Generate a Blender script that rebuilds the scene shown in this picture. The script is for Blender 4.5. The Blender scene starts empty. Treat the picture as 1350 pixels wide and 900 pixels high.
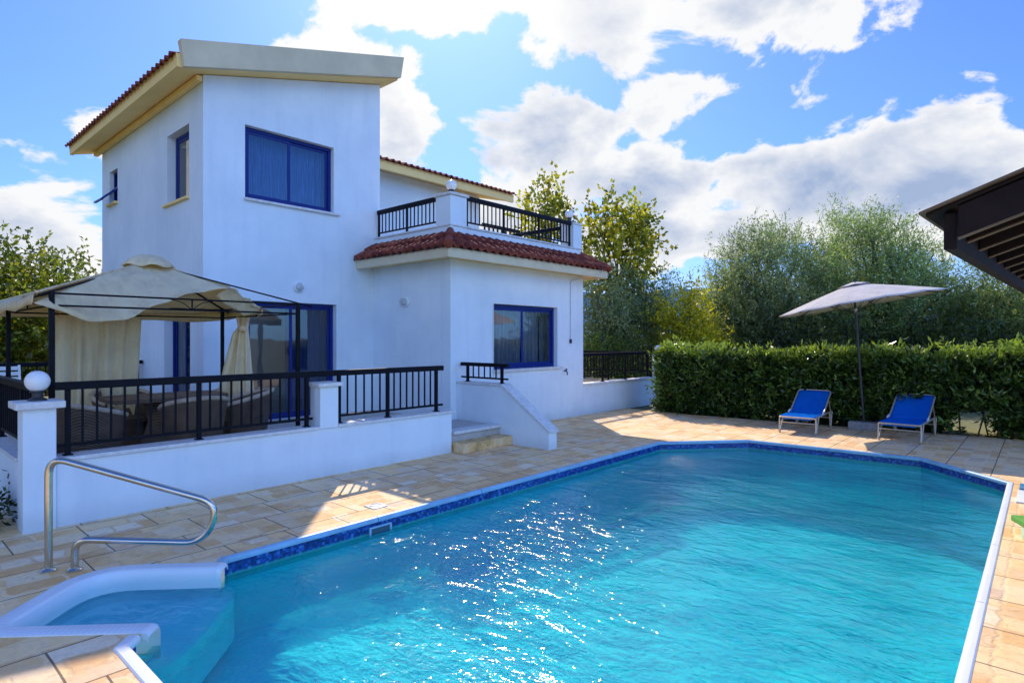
import bpy, bmesh, math, random
import numpy as np
from mathutils import Vector, Matrix
from mathutils.geometry import tessellate_polygon

random.seed(7)
rng = np.random.default_rng(11)
R = math.radians
PI = math.pi
scene = bpy.context.scene
col = scene.collection
SUN_AZ, SUN_EL = R(49), R(42)

# ------------------------------------------------------------------ materials
def mat(name):
    m = bpy.data.materials.new(name)
    m.use_nodes = True
    nt = m.node_tree
    nt.nodes.clear()
    return m, NT(nt)

class NT:
    def __init__(s, nt):
        s.nt = nt
    def n(s, typ, ins=None, **kw):
        nd = s.nt.nodes.new(typ)
        for k, v in kw.items():
            setattr(nd, k, v)
        for k, v in (ins or {}).items():
            s.set(nd.inputs[k], v)
        return nd
    def set(s, sock, v):
        if isinstance(v, bpy.types.NodeSocket):
            s.nt.links.new(v, sock)
        elif isinstance(v, bpy.types.Node):
            s.nt.links.new(v.outputs[0], sock)
        else:
            if isinstance(v, (tuple, list)) and len(v) == 3 and sock.type == 'RGBA':
                v = (*v, 1)
            sock.default_value = v
    def math(s, op, a, b=0.0, c=None, clamp=False):
        nd = s.nt.nodes.new('ShaderNodeMath')
        nd.operation = op
        nd.use_clamp = clamp
        s.set(nd.inputs[0], a)
        s.set(nd.inputs[1], b)
        if c is not None:
            s.set(nd.inputs[2], c)
        return nd.outputs[0]
    def mix(s, f, a, b, blend='MIX'):
        nd = s.nt.nodes.new('ShaderNodeMix')
        nd.data_type = 'RGBA'
        nd.blend_type = blend
        s.set(nd.inputs[0], f)
        s.set(nd.inputs[6], a)
        s.set(nd.inputs[7], b)
        return nd.outputs[2]
    def ramp(s, f, stops, interp='LINEAR'):
        nd = s.nt.nodes.new('ShaderNodeValToRGB')
        cr = nd.color_ramp
        cr.interpolation = interp
        while len(cr.elements) < len(stops):
            cr.elements.new(0.5)
        for e, (p, c) in zip(cr.elements, stops):
            e.position = p
            e.color = (*c, 1) if len(c) == 3 else c
        s.set(nd.inputs[0], f)
        return nd.outputs[0]
    def rng(s, v, a, b, c=0.0, d=1.0, smooth=False):
        nd = s.nt.nodes.new('ShaderNodeMapRange')
        if smooth:
            nd.interpolation_type = 'SMOOTHSTEP'
        for i, x in enumerate((v, a, b, c, d)):
            s.set(nd.inputs[i], x)
        return nd.outputs[0]
    def coord(s, kind='Object', scale=None, rot=None, loc=None):
        tc = s.nt.nodes.new('ShaderNodeTexCoord')
        o = tc.outputs[kind]
        if scale or rot or loc:
            mp = s.n('ShaderNodeMapping', {'Vector': o})
            if scale: mp.inputs['Scale'].default_value = scale
            if rot: mp.inputs['Rotation'].default_value = rot
            if loc: mp.inputs['Location'].default_value = loc
            o = mp.outputs[0]
        return o
    def noise(s, vec, scale, detail=4, rough=0.55, dist=0.0, out=0):
        nd = s.n('ShaderNodeTexNoise', {'Vector': vec, 'Scale': scale, 'Detail': detail, 'Roughness': rough, 'Distortion': dist})
        return nd.outputs[out]
    def bump(s, h, strength=0.3, dist=0.02, normal=None):
        nd = s.n('ShaderNodeBump', {'Height': h, 'Strength': strength, 'Distance': dist})
        if normal is not None:
            s.set(nd.inputs['Normal'], normal)
        return nd.outputs[0]
    def out(s, sh):
        o = s.nt.nodes.new('ShaderNodeOutputMaterial')
        s.set(o.inputs['Surface'], sh)
    def pbsdf(s, color, rough=0.6, metal=0.0, normal=None, **extra):
        nd = s.n('ShaderNodeBsdfPrincipled', {'Base Color': color, 'Roughness': rough, 'Metallic': metal})
        if normal is not None:
            s.set(nd.inputs['Normal'], normal)
        for k, v in extra.items():
            s.set(nd.inputs[k.replace('_', ' ')], v)
        return nd.outputs[0]

def noisy(name, c, rough=0.6, var=0.15, scale=6.0, bump=0.15, bscale=60.0, metal=0.0, bd=0.004, spec=0.5):
    m, t = mat(name)
    co = t.coord()
    n1 = t.noise(co, scale, 5, 0.6)
    dark = tuple(x * (1 - var) for x in c)
    lite = tuple(min(1, x * (1 + var)) for x in c)
    cc = t.mix(t.rng(n1, 0.3, 0.7), dark, lite)
    nb = t.noise(co, bscale, 3)
    t.out(t.pbsdf(cc, rough, metal, t.bump(nb, bump, bd), Specular_IOR_Level=spec))
    return m

M = {}
def plaster():
    m, t = mat('white_plaster')
    co = t.coord()
    n1 = t.noise(co, 0.8, 6, 0.6)
    st = t.noise(t.coord(scale=(3.5, 3.5, 0.35)), 1.6, 5, 0.6)
    c = t.mix(t.rng(n1, 0.35, 0.65), (0.66, 0.73, 0.785), (0.77, 0.83, 0.87))
    c = t.mix(t.math('MULTIPLY', t.rng(st, 0.52, 0.80), 0.26), c, (0.52, 0.58, 0.70))
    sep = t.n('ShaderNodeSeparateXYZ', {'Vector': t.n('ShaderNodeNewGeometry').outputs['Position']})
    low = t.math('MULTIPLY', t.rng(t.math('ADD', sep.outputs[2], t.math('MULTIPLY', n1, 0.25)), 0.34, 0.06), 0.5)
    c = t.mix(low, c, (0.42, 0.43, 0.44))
    b = t.noise(co, 130, 4)
    b2 = t.noise(co, 4, 3)
    t.out(t.pbsdf(c, 0.85, 0, t.bump(b, 0.22, 0.003, t.bump(b2, 0.35, 0.035)), Specular_IOR_Level=0.2))
    return m
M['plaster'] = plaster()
M['soffit'] = noisy('cream_paint', (0.96, 0.68, 0.28), 0.8, 0.05, 2.5, 0.1, 90, spec=0.2)
M['fascia'] = noisy('fascia_paint', (0.66, 0.56, 0.38), 0.8, 0.10, 2.0, 0.12, 60, spec=0.2)
M['cap'] = noisy('stone_cap', (0.66, 0.64, 0.62), 0.7, 0.16, 14, 0.25, 80)
M['rail'] = noisy('black_rail_paint', (0.006, 0.006, 0.010), 0.5, 0.3, 12, 0.08, 90, spec=0.12)
M['blue'] = noisy('blue_frame_paint', (0.005, 0.020, 0.17), 0.4, 0.1, 8, 0.05, 90, spec=0.25)
M['steel'] = noisy('brushed_steel', (0.62, 0.57, 0.48), 0.2, 0.08, 10, 0.03, 200, metal=1.0)
M['alu'] = noisy('worn_aluminium', (0.62, 0.52, 0.38), 0.42, 0.1, 20, 0.05, 150, metal=0.55)
M['white_plastic'] = noisy('white_plastic', (0.78, 0.80, 0.82), 0.4, 0.05, 8, 0.05, 60)
M['dark_plastic'] = noisy('dark_plastic', (0.03, 0.03, 0.035), 0.5, 0.2, 8, 0.05, 60)
M['concrete'] = noisy('grey_concrete', (0.30, 0.29, 0.28), 0.9, 0.25, 12, 0.5, 60)
M['bark'] = noisy('bark', (0.11, 0.085, 0.06), 0.95, 0.45, 9, 0.9, 30, bd=0.03)
M['timber'] = noisy('dark_stained_timber', (0.014, 0.008, 0.008), 0.7, 0.4, 5, 0.4, 30, spec=0.2)
M['timber_edge'] = noisy('weathered_timber_edge', (0.13, 0.095, 0.065), 0.7, 0.25, 8, 0.3, 40)
M['floor_tile'] = noisy('terrace_floor', (0.45, 0.43, 0.40), 0.55, 0.15, 5, 0.1, 40)
M['globe'] = noisy('opal_globe', (0.82, 0.81, 0.80), 0.25, 0.03, 5, 0.02, 30)
M['grey_lamp'] = noisy('frosted_lamp_glass', (0.48, 0.50, 0.52), 0.3, 0.1, 12, 0.05, 60)
M['earth'] = noisy('garden_earth', (0.10, 0.085, 0.05), 0.95, 0.4, 3, 0.8, 18, bd=0.03)

def m_tile():
    m, t = mat('terracotta_tile')
    co = t.coord()
    n1 = t.noise(co, 2.2, 5, 0.65)
    n2 = t.noise(co, 24, 4, 0.6)
    vor = t.n('ShaderNodeTexVoronoi', {'Vector': t.coord(scale=(5, 5, 5)), 'Scale': 1.0}).outputs['Color']
    sep = t.n('ShaderNodeSeparateColor', {'Color': vor}).outputs[0]
    c = t.ramp(t.math('ADD', t.math('MULTIPLY', n1, 0.5), t.math('MULTIPLY', sep, 0.5)),
               [(0.2, (0.12, 0.025, 0.020)), (0.5, (0.21, 0.045, 0.030)), (0.85, (0.30, 0.085, 0.05))])
    c = t.mix(t.rng(n2, 0.55, 0.8, 0, 0.45), c, (0.06, 0.03, 0.03))
    t.out(t.pbsdf(c, 0.85, 0, t.bump(n2, 0.5, 0.01), Specular_IOR_Level=0.2))
    return m
M['tile'] = m_tile()

def m_deck():
    m, t = mat('stone_paving')
    co = t.coord()
    def warped(scale, amt, seed):
        w = t.noise(t.coord(loc=(seed, seed * 0.7, 0)), scale, 4, 0.6, out=1)
        w = t.n('ShaderNodeVectorMath', {0: w, 1: (0.5, 0.5, 0.5)}, operation='SUBTRACT').outputs[0]
        w = t.n('ShaderNodeVectorMath', {0: w, 1: (amt, amt, 0)}, operation='MULTIPLY').outputs[0]
        return t.n('ShaderNodeVectorMath', {0: co, 1: w}, operation='ADD').outputs[0]
    def brick(vec, w, h, mort, smooth, off, squash=1.0, sq=2):
        return t.n('ShaderNodeTexBrick', {'Vector': vec, 'Color1': (0, 0, 0), 'Color2': (1, 1, 1), 'Mortar': (0.5, 0.5, 0.5), 'Scale': 1.0,
                   'Mortar Size': mort, 'Mortar Smooth': smooth, 'Bias': 0.0, 'Brick Width': w, 'Row Height': h}, offset=off, squash=squash, squash_frequency=sq)
    br = brick(warped(1.2, 0.02, 3), 0.74, 0.52, 0.0065, 0.2, 0.31, 0.72, 3)         # cast slabs
    st = brick(warped(7, 0.11, 9), 0.36, 0.21, 0.022, 1.0, 0.43, 0.6, 2)            # stones moulded in each slab
    n1 = t.noise(co, 1.7, 6, 0.62, 0.8)
    n2 = t.noise(co, 19, 5, 0.68)
    n3 = t.noise(t.coord(loc=(31, 5, 0)), 5.0, 7, 0.72, 1.4)
    n4 = t.noise(t.coord(loc=(7, 51, 0)), 0.55, 4, 0.6)
    key = t.math('ADD', t.math('MULTIPLY', br.outputs['Color'], 0.26), t.math('ADD', t.math('MULTIPLY', st.outputs['Color'], 0.42), t.math('MULTIPLY', n1, 0.40)))
    c = t.ramp(key, [(0.20, (0.72, 0.50, 0.33)), (0.36, (0.94, 0.69, 0.40)), (0.52, (0.95, 0.62, 0.28)), (0.66, (0.78, 0.43, 0.16)), (0.82, (0.96, 0.76, 0.50))])
    c = t.mix(t.rng(n3, 0.55, 0.72, 0, 0.6), c, (0.46, 0.26, 0.12))
    c = t.mix(t.rng(n3, 0.46, 0.28, 0, 0.55), c, (0.86, 0.64, 0.40))
    c = t.mix(t.rng(n2, 0.48, 0.78, 0, 0.35), c, (0.50, 0.33, 0.20))
    c = t.mix(t.rng(n4, 0.5, 0.75, 0, 0.35), c, (0.70, 0.47, 0.34))
    c = t.mix(t.math('MULTIPLY', t.math('MULTIPLY', st.outputs['Fac'], t.rng(n2, 0.3, 0.6)), 0.5), c, (0.88, 0.68, 0.44))
    c = t.mix(t.math('MULTIPLY', br.outputs['Fac'], 0.85), c, (0.10, 0.075, 0.06))
    h = t.math('SUBTRACT', t.math('ADD', t.math('MULTIPLY', n2, 0.45), t.math('MULTIPLY', n3, 0.8)), t.math('ADD', t.math('MULTIPLY', br.outputs['Fac'], 1.2), t.math('MULTIPLY', st.outputs['Fac'], 0.5)))
    t.out(t.pbsdf(c, t.rng(n2, 0.3, 0.7, 0.6, 0.85), 0, t.bump(h, 0.6, 0.012), Specular_IOR_Level=0.3))
    return m
M['deck'] = m_deck()

def m_step():
    m, t = mat('step_stone')
    co = t.coord()
    n1 = t.noise(co, 5, 6, 0.65, 0.5)
    br = t.n('ShaderNodeTexBrick', {'Vector': t.coord(rot=(R(90), 0, 0)), 'Color1': (0, 0, 0), 'Color2': (1, 1, 1), 'Scale': 1.0, 'Mortar Size': 0.006, 'Brick Width': 0.3, 'Row Height': 0.4})
    c = t.ramp(n1, [(0.3, (0.36, 0.20, 0.07)), (0.5, (0.75, 0.45, 0.17)), (0.7, (0.80, 0.62, 0.40))])
    t.out(t.pbsdf(c, 0.75, 0, t.bump(n1, 0.5, 0.015)))
    return m
M['step'] = m_step()

def m_pool():
    m, t = mat('pool_mosaic')
    co = t.coord()
    n1 = t.noise(co, 0.7, 5, 0.6, 0.8)
    n2 = t.noise(co, 5.0, 5, 0.65, 1.0)
    br = t.n('ShaderNodeTexBrick', {'Vector': co, 'Color1': (0, 0, 0), 'Color2': (1, 1, 1), 'Mortar': (0.5, 0.5, 0.5), 'Scale': 1.0, 'Mortar Size': 0.0025, 'Brick Width': 0.028, 'Row Height': 0.028}, offset=0.0)
    c = t.mix(t.rng(n1, 0.3, 0.7), (0.001, 0.60, 0.70), (0.008, 0.90, 0.86))
    c = t.mix(t.rng(n2, 0.35, 0.7), c, (0.001, 0.68, 0.80))
    c = t.mix(t.math('MULTIPLY', br.outputs['Color'], 0.22), c, (0.0, 0.36, 0.54))
    t.out(t.pbsdf(c, 0.6))
    return m
M['pool'] = m_pool()

def m_band():
    m, t = mat('blue_mosaic_band')
    co = t.coord(scale=(40, 40, 40))
    v = t.n('ShaderNodeTexVoronoi', {'Vector': co, 'Scale': 1.0, 'Randomness': 0.25})
    s = t.n('ShaderNodeSeparateColor', {'Color': v.outputs['Color']}).outputs[0]
    c = t.ramp(s, [(0.0, (0.004, 0.016, 0.11)), (0.55, (0.008, 0.04, 0.23)), (0.85, (0.015, 0.09, 0.38)), (1.0, (0.06, 0.20, 0.5))])
    z = t.n('ShaderNodeSeparateXYZ', {'Vector': t.n('ShaderNodeNewGeometry').outputs['Position']}).outputs[2]
    c = t.mix(t.rng(z, -0.115, -0.14, 0, 0.8), c, (0.05, 0.45, 0.36))
    t.out(t.pbsdf(c, 0.2))
    return m
M['band'] = m_band()
M['coping'] = noisy('pale_coping', (0.26, 0.46, 0.62), 0.4, 0.18, 5, 0.05, 50)
M['coping_white'] = noisy('white_coping', (0.76, 0.77, 0.78), 0.4, 0.05, 5, 0.05, 50)

def m_fibre():
    m, t = mat('white_fibreglass')
    co = t.coord(rot=(0, 0, R(45)), scale=(28, 28, 28))
    br = t.n('ShaderNodeTexBrick', {'Vector': co, 'Color1': (1, 1, 1), 'Color2': (1, 1, 1), 'Mortar': (0, 0, 0), 'Scale': 1.0, 'Mortar Size': 0.13, 'Mortar Smooth': 0.6, 'Brick Width': 1.0, 'Row Height': 1.0}, offset=0.0)
    n = t.noise(t.coord(), 3, 4)
    z = t.n('ShaderNodeSeparateXYZ', {'Vector': t.n('ShaderNodeNewGeometry').outputs['Position']}).outputs[2]
    up = t.n('ShaderNodeSeparateXYZ', {'Vector': t.n('ShaderNodeNewGeometry').outputs['Normal']}).outputs[2]
    top = t.rng(up, 0.85, 0.97)
    c = t.mix(t.rng(n, 0.3, 0.7), (0.70, 0.75, 0.78), (0.78, 0.80, 0.82))
    c = t.mix(t.math('MULTIPLY', t.math('MULTIPLY', br.outputs['Fac'], top), 0.30), c, (0.42, 0.48, 0.56))
    c = t.mix(t.rng(t.math('ADD', z, t.math('MULTIPLY', n, 0.05)), 0.0, -0.07, 0, 0.7), c, (0.40, 0.66, 0.66))
    hh = t.math('MULTIPLY', br.outputs['Fac'], top)
    t.out(t.pbsdf(c, 0.35, 0, t.bump(hh, -0.5, 0.004)))
    return m
M['fibre'] = m_fibre()
M['tread'] = noisy('submerged_tread', (0.60, 0.95, 0.95), 0.5, 0.10, 2.5, 0.05, 40)

def m_water():
    m, t = mat('pool_water')
    co = t.coord()
    cr = t.coord(rot=(0, 0, R(-38)), scale=(1.0, 0.55, 1.0))   # ripples run across the pool
    a = t.noise(cr, 2.8, 2, 0.5, 0.4)
    b = t.noise(cr, 11.0, 3, 0.6, 0.6)
    c = t.noise(co, 21, 2, 0.5, 0.3)
    calm = t.rng(t.noise(co, 0.45, 2), 0.35, 0.65, 0.45, 1.0)
    d = t.n('ShaderNodeVectorMath', {0: co, 1: (8.6, 4.15, 0)}, operation='DISTANCE').outputs['Value']
    jet = t.math('MULTIPLY', t.rng(d, 0.9, 0.1, 0, 1, True), t.noise(co, 26, 3, 0.6))
    h = t.math('ADD', t.math('MULTIPLY', a, 0.75), t.math('ADD', t.math('MULTIPLY', b, 0.34), t.math('MULTIPLY', c, 0.10)))
    h = t.math('ADD', t.math('MULTIPLY', h, calm), t.math('MULTIPLY', jet, 0.35))
    nrm = t.bump(h, 1.0, 0.056)
    fr = t.n('ShaderNodeFresnel', {'IOR': 1.33, 'Normal': nrm}).outputs[0]
    gl = t.n('ShaderNodeBsdfGlossy', {'Color': (1, 1, 1), 'Roughness': 0.09, 'Normal': nrm}).outputs[0]
    tr = t.n('ShaderNodeBsdfTransparent', {'Color': (0.46, 0.98, 0.99)}).outputs[0]
    rf = t.n('ShaderNodeBsdfRefraction', {'Color': (0.50, 0.985, 0.995), 'Roughness': 0.0, 'IOR': 1.33, 'Normal': nrm}).outputs[0]
    body = t.n('ShaderNodeMixShader', {0: 0.32, 1: tr, 2: rf}).outputs[0]
    mx = t.n('ShaderNodeMixShader', {0: fr, 1: body, 2: gl}).outputs[0]
    t.out(mx)
    return m
M['water'] = m_water()

def m_glass():
    m, t = mat('window_glass')
    n = t.noise(t.coord(), 1.2, 2)
    nrm = t.bump(n, 0.12, 0.02)
    fr = t.n('ShaderNodeFresnel', {'IOR': 1.52, 'Normal': nrm}).outputs[0]
    fr = t.math('MINIMUM', t.math('ADD', t.math('MULTIPLY', fr, 1.5), 0.02), 0.26)
    gl = t.n('ShaderNodeBsdfGlossy', {'Color': (1, 1, 1), 'Roughness': 0.02, 'Normal': nrm}).outputs[0]
    tr = t.n('ShaderNodeBsdfTransparent', {'Color': (0.40, 0.54, 0.74)}).outputs[0]
    t.out(t.n('ShaderNodeMixShader', {0: fr, 1: tr, 2: gl}).outputs[0])
    return m
M['glass'] = m_glass()

def cloth(name, c, transl=0.35, var=0.12, scale=5, stretch=(1, 1, 1), streak=0.0, streakc=(0.5, 0.35, 0.15), rough=0.9, tint=(1, 1, 1)):
    m, t = mat(name)
    co = t.coord(scale=stretch)
    n1 = t.noise(co, scale, 5, 0.6)
    cc = t.mix(t.rng(n1, 0.3, 0.7), tuple(x * (1 - var) for x in c), tuple(min(1, x * (1 + var)) for x in c))
    if streak:
        n3 = t.noise(t.coord(scale=(6, 6, 0.5)), 1.3, 5, 0.65)
        cc = t.mix(t.rng(n3, 0.5, 0.75, 0, streak), cc, streakc)
    wv = t.noise(t.coord(), 160, 2)
    cr_ = t.noise(t.coord(), 6.5, 4, 0.6, 1.2)
    nb = t.bump(wv, 0.15, 0.002, t.bump(cr_, 0.5, 0.035))
    df = t.n('ShaderNodeBsdfDiffuse', {'Color': cc, 'Normal': nb}).outputs[0]
    tl = t.n('ShaderNodeBsdfTranslucent', {'Color': t.mix(1.0, cc, tint, 'MULTIPLY')}).outputs[0]
    t.out(t.n('ShaderNodeMixShader', {0: transl, 1: df, 2: tl}).outputs[0])
    return m
M['canvas'] = cloth('cream_canvas', (0.95, 0.82, 0.56), 0.40, 0.14, 2.5, tint=(1.0, 0.78, 0.42), streak=0.35, streakc=(0.48, 0.36, 0.2))
M['curtain'] = cloth('cream_drape', (0.95, 0.81, 0.56), 0.40, 0.1, 3, tint=(1.0, 0.78, 0.42), streak=0.55, streakc=(0.55, 0.38, 0.16))
M['parasol'] = cloth('grey_parasol_cloth', (0.66, 0.61, 0.57), 0.10, 0.10, 4)
M['sling'] = cloth('blue_sling', (0.012, 0.21, 0.78), 0.42, 0.08, 6)
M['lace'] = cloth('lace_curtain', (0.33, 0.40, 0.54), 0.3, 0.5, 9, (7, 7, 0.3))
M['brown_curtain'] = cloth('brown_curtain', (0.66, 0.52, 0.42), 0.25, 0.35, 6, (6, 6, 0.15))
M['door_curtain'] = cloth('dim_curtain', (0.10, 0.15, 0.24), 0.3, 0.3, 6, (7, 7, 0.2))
M['green_mat'] = noisy('green_foam', (0.10, 0.34, 0.02), 0.6, 0.1, 8, 0.1, 60)
M['pale_mat'] = noisy('pale_green_foam', (0.45, 0.62, 0.42), 0.6, 0.1, 8, 0.1, 60)
M['skim_grey'] = noisy('skimmer_inside', (0.04, 0.10, 0.13), 0.5, 0.1, 8, 0.1, 60)
M['skim_blue'] = noisy('blue_plastic', (0.05, 0.22, 0.45), 0.35, 0.1, 8, 0.1, 60)

def m_rattan():
    m, t = mat('grey_rattan')
    w = t.n('ShaderNodeTexWave', {'Vector': t.coord(), 'Scale': 36, 'Distortion': 1.2, 'Detail': 2}, wave_type='BANDS', bands_direction='Z').outputs['Fac']
    w2 = t.n('ShaderNodeTexWave', {'Vector': t.coord(), 'Scale': 26, 'Distortion': 1.0, 'Detail': 2}, wave_type='BANDS', bands_direction='DIAGONAL').outputs['Fac']
    n = t.noise(t.coord(), 8, 4)
    h = t.math('MULTIPLY', w, w2)
    c = t.ramp(t.math('ADD', t.math('MULTIPLY', h, 0.7), t.math('MULTIPLY', n, 0.4)), [(0.1, (0.035, 0.020, 0.013)), (0.5, (0.20, 0.12, 0.07)), (0.9, (0.46, 0.30, 0.19))])
    t.out(t.pbsdf(c, 0.65, 0, t.bump(h, 0.8, 0.01)))
    return m
M['rattan'] = m_rattan()
M['rattan_rim'] = noisy('rattan_rim', (0.46, 0.35, 0.25), 0.7, 0.25, 14, 0.4, 60)

def m_leaf(name, transl=0.45, rough=0.45, spec=0.4):
    m, t = mat(name)
    a = t.n('ShaderNodeAttribute', attribute_name='Col').outputs['Color']
    ob = t.noise(t.coord(), 1.3, 3)
    c = t.mix(t.rng(ob, 0.35, 0.7, 0, 0.35), a, t.mix(1.0, a, (0.55, 0.6, 0.4), 'MULTIPLY'))
    p = t.pbsdf(c, rough, 0, Specular_IOR_Level=spec)
    tc = t.mix(1.0, c, (1.5, 1.5, 0.8), 'MULTIPLY')
    tl = t.n('ShaderNodeBsdfTranslucent', {'Color': tc}).outputs[0]
    t.out(t.n('ShaderNodeMixShader', {0: transl, 1: p, 2: tl}).outputs[0])
    return m
M['leaf'] = m_leaf('leaf_green')
M['leaf_gloss'] = m_leaf('leaf_glossy', 0.40, 0.3, 0.6)

def m_ground():
    m, t = mat('dry_grass_ground')
    co = t.coord()
    n1 = t.noise(co, 0.25, 6, 0.65)
    n2 = t.noise(co, 9, 5, 0.7)
    c = t.ramp(t.math('ADD', t.math('MULTIPLY', n1, 0.6), t.math('MULTIPLY', n2, 0.4)), [(0.3, (0.09, 0.10, 0.03)), (0.5, (0.20, 0.19, 0.07)), (0.7, (0.34, 0.28, 0.15))])
    t.out(t.pbsdf(c, 0.95, 0, t.bump(n2, 0.8, 0.03)))
    return m
M['ground'] = m_ground()

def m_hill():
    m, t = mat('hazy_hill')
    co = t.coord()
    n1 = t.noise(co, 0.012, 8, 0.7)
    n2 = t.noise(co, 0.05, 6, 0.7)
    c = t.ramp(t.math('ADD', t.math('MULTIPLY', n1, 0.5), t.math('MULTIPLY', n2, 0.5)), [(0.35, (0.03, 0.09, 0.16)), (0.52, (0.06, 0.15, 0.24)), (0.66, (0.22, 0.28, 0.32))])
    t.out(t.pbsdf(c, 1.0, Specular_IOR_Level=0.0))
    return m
M['hill'] = m_hill()

# ------------------------------------------------------------------ mesh helpers
class MB:
    def __init__(s):
        s.v = []
        s.f = []
    def add(s, vs, fs):
        o = len(s.v)
        s.v += [tuple(p) for p in vs]
        s.f += [tuple(i + o for i in f) for f in fs]
        return s
    def box(s, x0, x1, y0, y1, z0, z1):
        vs = [(x, y, z) for z in (z0, z1) for y in (y0, y1) for x in (x0, x1)]
        return s.add(vs, [(0, 2, 3, 1), (4, 5, 7, 6), (0, 1, 5, 4), (1, 3, 7, 5), (3, 2, 6, 7), (2, 0, 4, 6)])
    def bar(s, a, b, w, h, up=(0, 0, 1)):
        a, b, up = Vector(a), Vector(b), Vector(up)
        d = (b - a).normalized()
        r = d.cross(up)
        if r.length < 1e-4:
            r = d.cross(Vector((1, 0, 0)))
        r.normalize()
        u = r.cross(d).normalized()
        vs = []
        for p in (a, b):
            for i, j in ((-1, -1), (1, -1), (1, 1), (-1, 1)):
                vs.append(p + r * (i * w / 2) + u * (j * h / 2))
        return s.add(vs, [(0, 1, 2, 3), (7, 6, 5, 4), (0, 4, 5, 1), (1, 5, 6, 2), (2, 6, 7, 3), (3, 7, 4, 0)])
    def tube(s, pts, r, n=8, caps=True, closed=False):
        pts = [Vector(p) for p in pts]
        rad = r if isinstance(r, (list, tuple)) else [r] * len(pts)
        N = len(pts)
        prev = None
        rings = []
        for i in range(N):
            if closed:
                d = (pts[(i + 1) % N] - pts[i - 1]).normalized()
            else:
                d = (pts[min(i + 1, N - 1)] - pts[max(i - 1, 0)]).normalized()
            if prev is None:
                a = Vector((0, 0, 1)) if abs(d.z) < 0.9 else Vector((1, 0, 0))
                u = d.cross(a).normalized()
            else:
                u = (prev - d * prev.dot(d))
                u = u.normalized() if u.length > 1e-6 else d.orthogonal().normalized()
            prev = u
            w = d.cross(u)
            rings.append([pts[i] + (u * math.cos(2 * PI * k / n) + w * math.sin(2 * PI * k / n)) * rad[i] for k in range(n)])
        vs = [p for rg in rings for p in rg]
        fs = []
        for i in range(N if closed else N - 1):
            j = (i + 1) % N
            for k in range(n):
                fs.append((i * n + k, i * n + (k + 1) % n, j * n + (k + 1) % n, j * n + k))
        if caps and not closed:
            fs.append(tuple(range(n))[::-1])
            fs.append(tuple((N - 1) * n + k for k in range(n)))
        return s.add(vs, fs)
    def lathe(s, prof, n=24, c=(0, 0, 0)):
        vs = []
        for r, z in prof:
            for k in range(n):
                vs.append((c[0] + r * math.cos(2 * PI * k / n), c[1] + r * math.sin(2 * PI * k / n), c[2] + z))
        fs = []
        for i in range(len(prof) - 1):
            for k in range(n):
                fs.append((i * n + k, i * n + (k + 1) % n, (i + 1) * n + (k + 1) % n, (i + 1) * n + k))
        fs.append(tuple(range(n))[::-1])
        fs.append(tuple((len(prof) - 1) * n + k for k in range(n)))
        return s.add(vs, fs)
    def prism(s, outer, fmap, w0, w1, holes=()):
        """outer/holes: 2D loops; fmap(u,v,w) -> xyz"""
        loops = [list(outer)] + [list(h) for h in holes]
        flat = [p for l in loops for p in l]
        tris = tessellate_polygon([[Vector((p[0], p[1], 0)) for p in l] for l in loops])
        n = len(flat)
        vs = [fmap(p[0], p[1], w0) for p in flat] + [fmap(p[0], p[1], w1) for p in flat]
        fs = [tuple(t) for t in tris] + [tuple(i + n for i in reversed(t)) for t in tris]
        o = 0
        for l in loops:
            k = len(l)
            for i in range(k):
                j = (i + 1) % k
                fs.append((o + i, o + j, n + o + j, n + o + i))
            o += k
        return s.add(vs, fs)
    def sheet(s, grid):
        nr, nc = len(grid), len(grid[0])
        vs = [p for row in grid for p in row]
        fs = [(i * nc + j, i * nc + j + 1, (i + 1) * nc + j + 1, (i + 1) * nc + j) for i in range(nr - 1) for j in range(nc - 1)]
        return s.add(vs, fs)

ORG = {}
def tag(o, label=None, cat=None, group=None, kind=None):
    if label: o['label'] = label
    if cat: o['category'] = cat
    if group: o['group'] = group
    if kind: o['kind'] = kind
    return o

def thing(name, loc, label, cat, group=None):
    o = bpy.data.objects.new(name, None)
    o.empty_display_size = 0.2
    o.location = loc
    col.objects.link(o)
    ORG[o.name] = Vector(loc)
    return tag(o, label, cat, group)

def obj(name, mb, m, parent=None, smooth=True, angle=38, bev=0.0, solid=0.0, normals=True):
    org = ORG.get(parent.name, Vector((0, 0, 0))) if parent else Vector((0, 0, 0))
    me = bpy.data.meshes.new(name)
    me.from_pydata([tuple(Vector(v) - org) for v in mb.v], [], mb.f)
    if normals or bev:
        bm = bmesh.new()
        bm.from_mesh(me)
        bmesh.ops.recalc_face_normals(bm, faces=bm.faces)
        if bev:
            ed = [e for e in bm.edges if len(e.link_faces) == 2 and e.calc_face_angle(0) > R(30)]
            bmesh.ops.bevel(bm, geom=ed, offset=bev, segments=2, profile=0.5, affect='EDGES', clamp_overlap=True)
        bm.to_mesh(me)
        bm.free()
    if smooth:
        me.polygons.foreach_set('use_smooth', [True] * len(me.polygons))
        me.set_sharp_from_angle(angle=R(angle))
    me.materials.append(m)
    o = bpy.data.objects.new(name, me)
    col.objects.link(o)
    if parent:
        o.parent = parent
        ORG[o.name] = org
    if solid:
        md = o.modifiers.new('thickness', 'SOLIDIFY')
        md.thickness = solid
        md.offset = 0
    return o

def dup(root, loc, rz=None, label=None):
    r = root.copy()
    col.objects.link(r)
    r.location = loc
    if rz is not None:
        r.rotation_euler.z = rz
    if label:
        r['label'] = label
    for ch in list(root.children):
        c = ch.copy()
        col.objects.link(c)
        c.parent = r
        for g in list(ch.children):
            d = g.copy()
            col.objects.link(d)
            d.parent = c
    return r

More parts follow.
